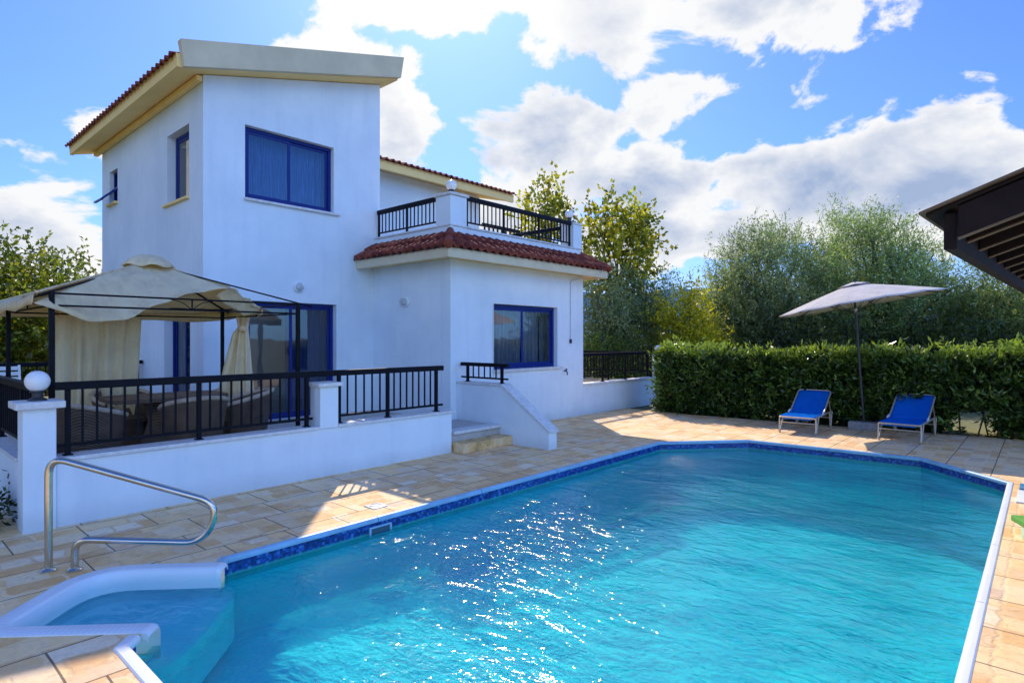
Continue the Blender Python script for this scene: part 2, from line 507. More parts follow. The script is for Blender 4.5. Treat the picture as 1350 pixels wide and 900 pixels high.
def curve_pts(pts, seg=8):
    """Catmull-Rom through pts"""
    P = [Vector(p) for p in pts]
    P = [P[0] * 2 - P[1]] + P + [P[-1] * 2 - P[-2]]
    out = []
    for i in range(1, len(P) - 2):
        for k in range(seg):
            t = k / seg
            a, b, c, d = P[i - 1:i + 3]
            out.append(0.5 * ((2 * b) + (c - a) * t + (2 * a - 5 * b + 4 * c - d) * t * t + (3 * b - a - 3 * c + d) * t ** 3))
    out.append(P[-2])
    return out

def fillet(pts, r, seg=6):
    """round the corners of an open polyline"""
    P = [Vector(p) for p in pts]
    out = [P[0]]
    for i in range(1, len(P) - 1):
        rr = r[i - 1] if isinstance(r, (list, tuple)) else r
        a = (P[i - 1] - P[i])
        b = (P[i + 1] - P[i])
        d = min(rr, a.length * 0.49, b.length * 0.49)
        p0 = P[i] + a.normalized() * d
        p1 = P[i] + b.normalized() * d
        for k in range(seg + 1):
            t = k / seg
            out.append((1 - t) ** 2 * p0 + 2 * t * (1 - t) * P[i] + t * t * p1)
    out.append(P[-1])
    return out

# ------------------------------------------------------------------ camera, world, sun
cam_d = bpy.data.cameras.new('camera')
cam = bpy.data.objects.new('camera', cam_d)
col.objects.link(cam)
cam.location = (0, 0, 1.75)
YAW = R(41.846)
fwd = Vector((math.cos(YAW), math.sin(YAW), 0))
cam.rotation_euler = fwd.to_track_quat('-Z', 'Y').to_euler()
cam_d.sensor_width = 36
cam_d.lens = 785 / 1350 * 36
cam_d.shift_y = -3 / 1350
cam_d.clip_start = 0.05
cam_d.clip_end = 6000
scene.camera = cam

sun_d = bpy.data.lights.new('sun', 'SUN')
sun_d.energy = 4.8
sun_d.angle = R(0.5)
sun_d.color = (1.0, 0.90, 0.74)
sun = bpy.data.objects.new('sun', sun_d)
sdir = Vector((math.cos(SUN_AZ) * math.cos(SUN_EL), math.sin(SUN_AZ) * math.cos(SUN_EL), math.sin(SUN_EL)))
sun.rotation_euler = sdir.to_track_quat('Z', 'Y').to_euler()
sun.location = (20, 20, 25)
col.objects.link(sun)

def build_world():
    w = bpy.data.worlds.new('World')
    scene.world = w
    w.use_nodes = True
    nt = w.node_tree
    nt.nodes.clear()
    t = NT(nt)
    sky = t.n('ShaderNodeTexSky', sky_type='NISHITA')
    sky.sun_disc = False
    sky.sun_elevation = SUN_EL
    sky.sun_rotation = PI / 2 - SUN_AZ
    sky.air_density = 1.0
    sky.dust_density = 0.7
    sky.ozone_density = 3.0
    d = t.coord('Generated')
    sp = t.n('ShaderNodeSeparateXYZ', {'Vector': d})
    az = t.math('ARCTAN2', sp.outputs[1], sp.outputs[0])
    el = t.math('ARCSINE', sp.outputs[2])
    warp = t.noise(d, 3.0, 3, 0.5, out=1)
    wsep = t.n('ShaderNodeSeparateColor', {'Color': warp})
    az_w = t.math('ADD', az, t.math('MULTIPLY', t.math('SUBTRACT', wsep.outputs[0], 0.5), 0.16))
    el_w = t.math('ADD', el, t.math('MULTIPLY', t.math('SUBTRACT', wsep.outputs[1], 0.5), 0.12))
    # cloud banks: azimuth, elevation, half-width, half-height, weight
    blobs = [(1.43, 0.15, 0.14, 0.11, 1.0), (1.32, 0.265, 0.05, 0.035, 0.7), (1.32, 0.09, 0.11, 0.09, 0.9),
             (1.02, 0.44, 0.11, 0.06, 1.0), (0.92, 0.36, 0.07, 0.12, 1.0), (0.93, 0.23, 0.10, 0.08, 0.8),
             (0.80, 0.52, 0.24, 0.06, 1.1), (0.58, 0.50, 0.22, 0.11, 1.15), (0.33, 0.49, 0.26, 0.085, 1.1), (0.47, 0.39, 0.10, 0.05, 0.9),
             (0.66, 0.31, 0.14, 0.09, 1.05), (0.50, 0.25, 0.15, 0.07, 1.0), (0.72, 0.22, 0.10, 0.06, 0.8),
             (0.24, 0.24, 0.19, 0.09, 1.1), (0.12, 0.215, 0.12, 0.05, 1.0), (0.40, 0.17, 0.16, 0.05, 0.85), (0.56, 0.14, 0.16, 0.06, 0.8),
             (0.02, 0.15, 0.2, 0.05, 0.7), (0.05, 0.60, 0.3, 0.10, 0.9), (0.60, 0.72, 0.5, 0.10, 0.9), (-0.85, 0.40, 0.34, 0.075, 1.0),
             (1.9, 0.3, 0.3, 0.14, 0.9), (2.9, 0.35, 0.3, 0.16, 0.9), (-1.5, 0.55, 0.4, 0.16, 0.9), (-2.3, 0.42, 0.4, 0.16, 1.0), (-2.3, 0.12, 0.7, 0.08, 0.9)]
    acc = None
    for a0, e0, ra, re, wt in blobs:
        da = t.math('DIVIDE', t.math('SUBTRACT', az_w, a0), ra)
        de = t.math('DIVIDE', t.math('SUBTRACT', el_w, e0), re)
        q = t.math('SQRT', t.math('ADD', t.math('MULTIPLY', da, da), t.math('MULTIPLY', de, de)))
        b = t.math('MULTIPLY', t.math('SUBTRACT', 1.45, q), wt)
        acc = b if acc is None else t.math('SMOOTH_MAX', acc, b, 0.25)
    st = t.coord('Generated', scale=(1, 1, 1.5))
    n1 = t.noise(st, 5.5, 9, 0.58, 0.25)
    n2 = t.noise(st, 2.4, 5, 0.55, 0.2)
    n3 = t.noise(t.coord('Generated', scale=(1, 1, 1.5), loc=(3.1, 1.7, 0.4)), 7.0, 6, 0.55, 0.2)
    dens = t.math('ADD', t.math('MULTIPLY', acc, 0.78), t.math('ADD', t.math('MULTIPLY', t.math('SUBTRACT', n1, 0.5), 3.0), t.math('MULTIPLY', t.math('SUBTRACT', n2, 0.5), 0.8)))
    dens = t.math('MAXIMUM', dens, t.math('MULTIPLY', t.math('SUBTRACT', n2, 0.58), 2.5))
    alpha = t.rng(dens, 0.26, 0.44, 0, 1, True)
    thick = t.rng(t.math('ADD', dens, t.math('MULTIPLY', t.math('SUBTRACT', n3, 0.5), 2.8)), 0.46, 1.55, 0, 1)
    ccol = t.mix(thick, (6.35, 6.4, 6.5), (2.5, 3.2, 4.7))
    # clouds near the sun are blown out
    sd = t.n('ShaderNodeVectorMath', {0: d, 1: tuple(sdir)}, operation='DOT_PRODUCT').outputs['Value']
    glow = t.rng(sd, 0.90, 0.99, 0, 1, True)
    ccol = t.mix(glow, ccol, (7.2, 7.1, 6.9))
    haze = t.rng(el, 0.14, 0.0, 0, 0.45)
    skyc = t.mix(1.0, sky.outputs[0], (0.50, 0.74, 1.34), 'MULTIPLY')
    skyc = t.mix(haze, skyc, (3.6, 4.9, 6.6))
    # unseen sky and clouds behind the camera boosted, added fill for shaded walls
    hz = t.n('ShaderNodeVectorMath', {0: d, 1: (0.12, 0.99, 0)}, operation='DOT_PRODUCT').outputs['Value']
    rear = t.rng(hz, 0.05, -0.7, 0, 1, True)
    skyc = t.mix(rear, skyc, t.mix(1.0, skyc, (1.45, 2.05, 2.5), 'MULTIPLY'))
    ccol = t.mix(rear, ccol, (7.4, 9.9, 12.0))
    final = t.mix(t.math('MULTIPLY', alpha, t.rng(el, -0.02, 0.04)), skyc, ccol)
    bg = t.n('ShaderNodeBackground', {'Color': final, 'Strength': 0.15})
    o = t.n('ShaderNodeOutputWorld', {'Surface': bg.outputs[0]})
    w.cycles.sampling_method = 'MANUAL'
    w.cycles.sample_map_resolution = 1024
build_world()
scene.view_settings.view_transform = 'Standard'
scene.view_settings.look = 'None'
scene.view_settings.exposure = 0
scene.cycles.use_denoising = True
scene.cycles.max_bounces = 8
scene.cycles.transparent_max_bounces = 16
scene.cycles.sample_clamp_indirect = 6

# ------------------------------------------------------------------ ground, hills, deck, pool
XY = lambda u, v, w: (u, v, w)
POOL = [(2.03, 4.87), (9.2, 4.87), (10.4, 3.82), (10.52, 1.36), (9.45, 0.33), (2.05, 0.33), (1.06, 1.35), (1.06, 3.90)]
QA, QB, QC, QD = (1.87, 4.71), (1.25, 5.31), (0.64, 4.71), (1.257, 4.097)
bay_open = fillet([(QA[0], QA[1], 0), (QB[0], QB[1], 0), (QC[0], QC[1], 0), (QD[0], QD[1], 0)], [0.30, 0.08], 6)
bay2 = [(p.x, p.y) for p in bay_open]
BASIN = POOL + [p for p in reversed(bay2)]        # clockwise walk ends P -> QD ... QA -> A

def big_ground():
    mb = MB()
    outer = [(-3000, -3000), (3000, -3000), (3000, 3000), (-3000, 3000)]
    hole = [(-0.6, -2.6), (11.2, -2.6), (11.2, 5.6), (-0.6, 5.6)]
    tris = tessellate_polygon([[Vector((*p, 0)) for p in outer], [Vector((*p, 0)) for p in hole]])
    mb.add([(x, y, -0.05) for x, y in outer + hole], [tuple(t) for t in tris])
    tag(obj('ground', mb, M['ground'], smooth=False), kind='structure')
big_ground()

mb = MB()
DECK = [(-4.0, -4.5), (14.1, -4.5), (13.75, -1.0), (13.65, 0.3), (13.32, 3.2), (13.1, 6.0), (13.2, 7.95), (-0.3, 7.95), (-0.3, 6.4), (-4, 6.4)]
def bay_out(off):
    c = Vector((1.25, 4.7, 0))
    out = []
    for i, p in enumerate(bay_open):
        d = (bay_open[min(i + 1, len(bay_open) - 1)] - bay_open[max(i - 1, 0)]).normalized()
        nr = Vector((-d.y, d.x, 0))
        if (p - c).dot(nr) < 0: nr = -nr
        out.append(((p + nr * off).x, (p + nr * off).y))
    return out
mb.prism(DECK, XY, -0.04, 0.0, [POOL + bay_out(0.09)[::-1]])
tag(obj('pool_deck', mb, M['deck'], smooth=False), kind='structure')

def hills():
    mb = MB()
    grid = []
    n = 160
    for i in range(n + 1):
        az = R(-40 + 190 * i / n)
        rows = []
        prof = 60 + 26 * math.sin(az * 3.1 + 0.7) + 14 * math.sin(az * 7.3 + 1.9) + 5 * math.sin(az * 19) + 3 * math.sin(az * 41 + 1)
        prof *= 0.85 - 0.32 * max(0.0, min(1.0, (0.42 - az) / 0.2))
        for k in range(9):
            s = k / 8
            r = 520 + 520 * s
            z = -3 + prof * 1.35 * (math.sin(s * PI * 0.5) ** 1.3) + 5 * math.sin(az * 23 + s * 9) * s * (1 - s) * 2
            rows.append((r * math.cos(az), r * math.sin(az), z))
        grid.append(rows)
    mb.sheet(grid)
    tag(obj('hills', mb, M['hill']), kind='structure')
hills()

pool = thing('swimming_pool', (5.8, 2.6, 0), 'large octagonal swimming pool with turquoise water, blue mosaic band and pale coping', 'pool')
mb = MB()
WATER_Z = -0.14
FL = -1.35
n = len(BASIN)
vs = [(x, y, -0.19) for x, y in BASIN] + [(x, y, -0.55 - 0.60 * min(1, max(0, (x - 1.2) / 7.5))) for x, y in BASIN]
tris = tessellate_polygon([[Vector((*p, 0)) for p in BASIN]])
fs = [tuple(n + i for i in t) for t in tris] + [(i, (i + 1) % n, n + (i + 1) % n, n + i) for i in range(n)]
mb.add(vs, fs)
obj('basin', mb, M['pool'], pool, smooth=False)
# blue mosaic band round the waterline, octagon edges except the step bay side
mb = MB()
segs = [(POOL[i], POOL[i + 1]) for i in range(7)] + [(POOL[7], (1.13, 3.97)), ((1.99, 4.83), POOL[0])]
for a, b in segs:
    mb.add([(a[0], a[1], -0.03), (b[0], b[1], -0.03), (b[0], b[1], -0.19), (a[0], a[1], -0.19)], [(0, 1, 2, 3)])
obj('mosaic_band', mb, M['band'], pool, smooth=False)
def coping(a, b, m, w=0.065):
    a, b = Vector((*a, 0)), Vector((*b, 0))
    d = (b - a).normalized()
    nrm = Vector((-d.y, d.x, 0))
    c = Vector((5.8, 2.6, 0))
    if (c - a).dot(nrm) > 0:
        nrm = -nrm
    prof = [(-0.014, -0.034), (-0.019, -0.012), (-0.012, 0.004), (0.0, 0.011), (0.015, 0.013), (w - 0.008, 0.011), (w, 0.003), (w, -0.034)]
    mb = MB()
    L = (b - a).length
    k = max(1, round(L / 1.5))
    for i in range(k):
        p = a + d * (L * i / k + (0.005 if i else -0.016))
        q = a + d * (L * (i + 1) / k - (0.005 if i < k - 1 else -0.016))
        vs = [p + nrm * u + Vector((0, 0, z)) for u, z in prof] + [q + nrm * u + Vector((0, 0, z)) for u, z in prof]
        m_ = len(prof)
        mb.add(vs, [(j, (j + 1) % m_, m_ + (j + 1) % m_, m_ + j) for j in range(m_)] + [tuple(range(m_)), tuple(m_ + j for j in reversed(range(m_)))])
    return obj('coping', mb, m, pool)
for i, (a, b) in enumerate(segs):
    coping(a, b, M['coping_white'] if i in (4, 5, 6, 7) else M['coping'], 0.045 if i in (0, 1, 2, 3, 4) else 0.06)
# step bay: moulded rim, inner wall and submerged treads
def ring_pts(off):
    """bay opening loop pushed outwards"""
    P = bay_open
    out = []
    for i in range(len(P)):
        a = P[max(i - 1, 0)]
        b = P[min(i + 1, len(P) - 1)]
        d = (b - a).normalized()
        nr = Vector((-d.y, d.x, 0))
        ctr = Vector((1.25, 4.7, 0))
        if (P[i] - ctr).dot(nr) < 0:
            nr = -nr
        out.append(P[i] + nr * off)
    return out
prof = [(-0.012, -0.50), (-0.004, -0.10), (0.0, -0.008), (0.008, 0.008), (0.022, 0.014), (0.115, 0.013), (0.128, 0.008), (0.132, -0.03)]
grid = [[p + Vector((0, 0, z)) for p in ring_pts(o)] for o, z in prof]
bay = obj('step_bay', MB().sheet(grid), M['fibre'], pool, angle=50, solid=0.0)
# rounded nose ends of the moulded rim at each side of the opening
for q, s in ((QA, 0), (QD, -1)):
    P = [g[s] for g in grid]
    d = Vector((0.707, -0.707, 0))
    G2 = [P, [p + d * 0.03 + Vector((0, 0, -0.006)) for p in P], [p + d * 0.045 + Vector((0, 0, -0.03)) for p in P]]
    obj('bay_nose', MB().sheet(G2), M['fibre'], pool, angle=60)
mb = MB()
d = Vector((0.707, -0.707))
plat = [(1.97, 4.81), (1.99, 4.62), (1.76, 4.36), (1.52, 4.11), (1.33, 3.94), (1.14, 3.975)]
plat = [(p.x, p.y) for p in fillet([(x, y, 0) for x, y in plat], 0.07, 3)]
mb.prism(bay2 + plat[::-1], XY, -0.215, -0.52)
obj('step_tread', mb, M['tread'], pool, smooth=False)
# skimmer mouth in the long left wall
mb = MB()
for z0, z1 in ((-0.085, -0.068), (-0.165, -0.148)):
    mb.box(3.36, 3.62, 4.845, 4.868, z0, z1)
mb.box(3.36, 3.38, 4.8455, 4.8675, -0.148, -0.085)
mb.box(3.60, 3.62, 4.8455, 4.8675, -0.148, -0.085)
sk = obj('skimmer', mb, M['coping'], pool, bev=0.003)
obj('skimmer_mouth', MB().box(3.38, 3.60, 4.858, 4.8675, -0.148, -0.085), M['skim_grey'], sk)

def water():
    mb = MB()
    tris = tessellate_polygon([[Vector((*p, 0)) for p in BASIN]])
    mb.add([(x, y, WATER_Z) for x, y in BASIN], [tuple(t) for t in tris])
    o = tag(obj('pool_water', mb, M['water'], smooth=False, normals=False), kind='structure')
    if o.data.polygons[0].normal.z < 0:
        o.data.flip_normals()
water()

# drain lid on the deck, right hand skimmer lid, foam mat
t_ = thing('drain_cover', (3.70, 5.23, 0), 'small square white drain cover set in the paving beside the pool edge', 'drain cover')
obj('lid', MB().box(3.61, 3.79, 5.14, 5.32, 0.001, 0.010), M['coping_white'], t_, bev=0.004)
mb = MB()
mb.tube([(3.7 + 0.06 * math.cos(a), 5.235 + 0.06 * math.sin(a), 0.013) for a in [k * PI / 8 for k in range(16)]], 0.004, 6, closed=True)
obj('finger_ring', mb, M['alu'], t_)
t_ = thing('skimmer_slab', (8.85, 0.13, 0), 'white square skimmer lid with blue panel at the far corner of the pool', 'skimmer lid')
obj('slab', MB().box(8.35, 9.02, -0.15, 0.235, 0.001, 0.016), M['coping_white'], t_, bev=0.004)
obj('blue_panel', MB().box(9.10, 9.42, -0.12, 0.225, 0.001, 0.020), M['skim_blue'], t_, bev=0.004)
t_ = thing('foam_mat', (6.95, 0.0, 0), 'bright green foam mat lying on the paving at the right pool edge', 'mat')
def mat_slab(cx_, cy_, L, W, z0, z1, ang, m, name):
    mb = MB()
    loop = []
    for sx, sy in ((1, 1), (-1, 1), (-1, -1), (1, -1)):
        for k in range(5):
            a0 = {(1, 1): 0, (-1, 1): 90, (-1, -1): 180, (1, -1): 270}[(sx, sy)]
            a = R(a0 + 90 * k / 4)
            x, y = sx * (L / 2 - 0.04) + 0.04 * math.cos(a), sy * (W / 2 - 0.04) + 0.04 * math.sin(a)
            loop.append((cx_ + x * math.cos(ang) - y * math.sin(ang), cy_ + x * math.sin(ang) + y * math.cos(ang)))
    mb.prism(loop, XY, z0, z1)
    return obj(name, mb, m, t_, bev=0.01)
mat_slab(6.98, -0.06, 0.62, 0.40, 0.085, 0.13, R(24), M['green_mat'], 'top_pad')
mat_slab(6.55, -0.08, 0.9, 0.34, 0.004, 0.08, R(10), M['pale_mat'], 'base_pad')

# ------------------------------------------------------------------ stainless hand rail
rl = thing('pool_handrail', (1.017, 5.616, 0), 'bent stainless steel handrail beside the pool steps', 'handrail')
dv = Vector((0.707, -0.707, 0))
def rp(s, z): return Vector((1.017, 5.616, 0)) + dv * s + Vector((0, 0, z))
path = fillet([rp(0, 0), rp(0, 0.87), rp(0.14, 0.84), rp(1.30, 0.48), rp(1.17, 0.19), rp(0.26, 0.235), rp(0.19, 0.19), rp(0.19, 0)], [0.15, 0.10, 0.22, 0.20, 0.09, 0.06], 8)
path = fillet([rp(0, 0), rp(0.0, 0.865), rp(1.26, 0.49), rp(1.15, 0.19), rp(0.19, 0.235), rp(0.19, 0)], [0.15, 0.17, 0.17, 0.12], 10)
obj('tube', MB().tube(path, 0.026, 14), M['steel'], rl, angle=60)
for s in (0, 0.19):
    p = rp(s, 0)
    obj('flange', MB().lathe([(0.055, 0.0), (0.055, 0.008), (0.045, 0.018), (0.030, 0.024)], 20, (p.x, p.y, 0.0015)), M['steel'], rl)

# ------------------------------------------------------------------ villa
villa = thing('villa', (6.5, 11.5, 0), 'white two storey villa with blue windows and terracotta roof tiles', 'house')
FX = lambda y0: (lambda u, v, w: (u, y0 + w, v))      # wall facing -Y
SX = lambda x0: (lambda u, v, w: (x0 + w, u, v))      # wall facing -X
TX0, TX1, TY0, TY1 = 3.9, 7.39, 10.3, 16.1
ztop = lambda x: 6.09 + 0.27 * (x - 3.9)
rect = lambda u0, u1, v0, v1: [(u0, v0), (u1, v0), (u1, v1), (u0, v1)]
WIN_T = (4.59, 6.31, 4.19, 5.46)
DOOR_T = (4.62, 6.37, 0.30, 2.42)
mb = MB().prism([(TX0, -0.04), (TX1, -0.04), (TX1, ztop(TX1)), (TX0, ztop(TX0))], FX(TY0), 0, 0.25, [rect(*WIN_T), rect(*DOOR_T)])
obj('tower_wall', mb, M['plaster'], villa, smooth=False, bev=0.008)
W1 = (10.90, 11.95, 4.19, 5.44)
W2 = (14.94, 15.52, 4.73, 5.45)
DL = (10.86, 12.10, 0.30, 2.26)
mb = MB().prism(rect(10.552, TY1, -0.04, 6.088), SX(TX0), 0, 0.25, [rect(*W1), rect(*W2), rect(*DL)])
obj('tower_wall', mb, M['plaster'], villa, smooth=False)
obj('tower_wall', MB().box(TX1 - 0.25, TX1, 10.552, TY1, 3.0, ztop(TX1) - 0.08), M['plaster'], villa, smooth=False)
obj('tower_wall', MB().prism([(TX0 + 0.252, -0.04), (TX1 - 0.252, -0.04), (TX1 - 0.252, 6.9), (TX0 + 0.252, 6.1)], FX(TY1 - 0.25), 0, 0.25), M['plaster'], villa, smooth=False)
# roof of the tower: sloping slab, cream soffit and eave, pale verge fascia, tiles
sl = 0.27
zs = lambda x: 6.10 + sl * (x - 3.9)
mb = MB().prism([(3.47, zs(3.47)), (7.60, zs(7.60)), (7.60, zs(7.60) + 0.16), (3.47, zs(3.47) + 0.16)], FX(9.985), 0, 6.65)
obj('roof_soffit', mb, M['soffit'], villa, smooth=False)
def verge(name, y0, tilt):
    mb = MB()
    pts = [(3.47, 5.955), (7.62, 7.135), (7.66, 7.555), (3.40, 6.345)]
    vs = []
    for k, (x, z) in enumerate(pts):
        vs.append((x, y0 - (tilt if k > 1 else 0), z))
    for k, (x, z) in enumerate(pts):
        vs.append((x, y0 + 0.09, z))
    mb.add(vs, [(0, 1, 2, 3), (7, 6, 5, 4), (0, 4, 5, 1), (1, 5, 6, 2), (2, 6, 7, 3), (3, 7, 4, 0)])
    return obj(name, mb, M['fascia'], villa, smooth=False, bev=0.008)
verge('verge_fascia', 9.89, 0.05)
obj('eave_fascia', MB().prism([(3.40, 5.965), (3.466, 5.962), (3.466, 6.165), (3.385, 6.17)], FX(9.985), 0, 6.65), M['soffit'], villa, smooth=False)
obj('cornice', MB().box(3.80, 3.897, 10.302, 16.4, 5.97, 6.068), M['soffit'], villa, smooth=False, bev=0.02)

def tiles(P0, u, L, v, S, courses, pitch, lo=lambda s: 0.0, hi=None, amp=0.045, step=0.018, name='roof_tiles'):
    """barrel tiles: u along the eave, v up the slope"""
    u, v, P0 = Vector(u).normalized(), Vector(v).normalized(), Vector(P0)
    nrm = u.cross(v).normalized()
    if nrm.z < 0:
        nrm = -nrm
    hi = hi or (lambda s: L)
    nu = int(L / pitch * 12)
    mb = MB()
    rnd = random.Random(3)
    cl = S / courses
    jit = [[rnd.uniform(-0.006, 0.006) for _ in range(int(L / pitch) + 3)] for _ in range(courses)]
    for c in range(courses):
        rows = []
        for (s, lift, k_) in ((c * cl - 0.03, -0.012, 0.9), (c * cl - 0.03, step + 0.012, 1.0), (c * cl + cl * 0.5, step * 0.6 + 0.01, 0.96), ((c + 1) * cl, 0.0, 0.90)):
            row = []
            for i in range(nu + 1):
                t = i * L / nu
                tt = min(max(t, lo(max(s, 0))), hi(max(s, 0)))
                ph = (t / pitch) % 1.0
                k = int(t / pitch)
                hgt = amp * math.sin(PI * ph / 0.62) ** 0.8 if ph < 0.62 else -amp * 0.30 * math.sin(PI * (ph - 0.62) / 0.38)
                row.append(P0 + u * tt + v * (s + jit[c][k]) + nrm * (hgt * k_ + lift + 0.012))
            rows.append(row)
        mb.sheet(rows)
    return obj(name, mb, M['tile'], villa, angle=55)
sv = Vector((1, 0, sl)).normalized()
tiles((3.36, 9.99, zs(3.36) + 0.155), (0, 1, 0), 6.7, sv, 4.3, 11, 0.20)
mb = MB()
for k in range(6):
    pass

# upper back wing with its own eave
obj('back_wall', MB().prism([(7.392, 3.2), (13.0, 3.2), (13.0, 6.16), (7.392, 6.16)], FX(13.0), 0, 0.25), M['plaster'], villa, smooth=False)
obj('back_wall', MB().box(12.75, 13.0, 13.252, 18.5, 3.0, 6.15), M['plaster'], villa, smooth=False)
bs = 0.24
mb = MB().prism([(12.5, 6.06), (18.8, 6.06 + 6.3 * bs), (18.8, 6.24 + 6.3 * bs), (12.5, 6.24)], SX(7.392), 0, 6.55)
obj('back_roof', mb, M['soffit'], villa, smooth=False)
obj('back_eave', MB().box(7.393, 13.96, 12.43, 12.497, 6.03, 6.27), M['soffit'], villa, smooth=False, bev=0.006)
tiles((7.40, 12.38, 6.25), (1, 0, 0), 6.6, Vector((0, 1, bs)), 6.4, 15, 0.2)

# lower wing
WX0, WX1, WY0, WY1 = 7.234, 11.36, 7.96, 18.5
WIN_W = (8.35, 10.385, 1.15, 2.44)
obj('wing_wall', MB().prism(rect(WX0, WX1, -0.04, 3.20), FX(WY0), 0, 0.25, [rect(*WIN_W)]), M['plaster'], villa, smooth=False, bev=0.008)
obj('wing_wall', MB().box(WX0, WX0 + 0.25, WY0 + 0.252, 10.298, -0.04, 3.20), M['plaster'], villa, smooth=False)
obj('wing_wall', MB().box(WX1 - 0.25, WX1, WY0 + 0.252, WY1, -0.04, 3.20), M['plaster'], villa, smooth=False)
obj('wing_wall', MB().box(4.2, WX1 - 0.252, WY1 - 0.25, WY1, -0.04, 3.0), M['plaster'], villa, smooth=False)
EX0, EX1, EY0 = 6.81, 11.76, 7.55
obj('eave_soffit', MB().prism([(EX0 + 0.06, EY0 + 0.06), (EX1 - 0.06, EY0 + 0.06), (EX1 - 0.06, 18.6), (7.395, 18.6), (7.395, 10.296), (EX0 + 0.06, 10.296)], XY, 3.203, 3.32), M['soffit'], villa, smooth=False)
mb = MB()
mb.prism([(EX0, EY0), (EX1, EY0), (EX1, 18.6), (EX1 - 0.058, 18.6), (EX1 - 0.058, EY0 + 0.058), (EX0 + 0.058, EY0 + 0.058), (EX0 + 0.058, 10.296), (EX0, 10.296)], XY, 3.15, 3.325)
obj('eave_fascia', mb, M['fascia'], villa, smooth=False, bev=0.012)
# parapet of the balcony and corner piers
PX0, PX1, PY0 = 7.262, 11.33, 7.99
obj('parapet', MB().prism([(PX0, PY0), (PX1, PY0), (PX1, 12.9), (PX1 - 0.2, 12.9), (PX1 - 0.2, PY0 + 0.2), (PX0 + 0.2, PY0 + 0.2), (PX0 + 0.2, 10.296), (PX0, 10.296)], XY, 3.33, 3.80), M['plaster'], villa, smooth=False, bev=0.006)
obj('parapet_cap', MB().prism([(PX0 - 0.025, PY0 - 0.025), (PX1 + 0.025, PY0 - 0.025), (PX1 + 0.025, 12.9), (PX1 - 0.225, 12.9), (PX1 - 0.225, PY0 + 0.225), (PX0 + 0.225, PY0 + 0.225), (PX0 + 0.225, 10.296), (PX0 - 0.025, 10.296)], XY, 3.802, 3.835), M['cap'], villa, smooth=False, bev=0.006)
obj('balcony_floor', MB().box(7.47, 11.12, 8.2, 12.98, 3.33, 3.45), M['floor_tile'], villa, smooth=False)
def pier(x0, x1, y0, y1, z0, z1, capo=0.035, parent=None, caph=0.05):
    o = obj('pier', MB().box(x0, x1, y0, y1, z0, z1), M['plaster'], parent, smooth=False, bev=0.008)
    obj('pier_cap', MB().box(x0 - capo, x1 + capo, y0 - capo, y1 + capo, z1 + 0.002, z1 + caph), M['cap'], o, smooth=False, bev=0.008)
pier(PX0 - 0.006, PX0 + 0.40, PY0 - 0.006, PY0 + 0.40, 3.34, 4.36, parent=villa)
pier(PX1 - 0.32, PX1 + 0.006, PY0 - 0.006, PY0 + 0.34, 3.34, 4.36, parent=villa, capo=0.012)
# tile skirt under the parapet: front, left and right slopes with hip caps
SZ0, SZ1 = 3.335, 3.66
run = 0.47
sk_v = Vector((0, run, SZ1 - SZ0))
S = sk_v.length
tiles((EX0 - 0.03, EY0 - 0.03, SZ0), (1, 0, 0), EX1 - EX0 + 0.06, sk_v, S, 2, 0.2, lambda s: s * run / S, lambda s: (EX1 - EX0 + 0.06) - s * run / S, amp=0.052, step=0.026)
tiles((EX0 - 0.03, EY0 - 0.03, SZ0), (0, 1, 0), 10.29 - EY0 + 0.03, Vector((run, 0, SZ1 - SZ0)), S, 2, 0.2, lambda s: s * run / S, None, amp=0.052, step=0.026)
tiles((EX1 + 0.03, EY0 - 0.03, SZ0), (0, 1, 0), 8.0, Vector((-run, 0, SZ1 - SZ0)), S, 2, 0.2, lambda s: s * run / S, None, amp=0.052, step=0.026)
def hip(a, b):
    a, b = Vector(a), Vector(b)
    mb = MB()
    for k in range(2):
        p, q = a.lerp(b, k * 0.5 - 0.02), a.lerp(b, k * 0.5 + 0.54)
        mb.tube([p, q], [0.085, 0.068], 14)
    obj('hip_tile', mb, M['tile'], villa)
hip((EX0 - 0.03, EY0 - 0.03, SZ0 + 0.035), (EX0 + run - 0.03, EY0 + run - 0.03, SZ1 + 0.035))
hip((EX1 + 0.03, EY0 - 0.03, SZ0 + 0.035), (EX1 - run + 0.03, EY0 + run - 0.03, SZ1 + 0.035))

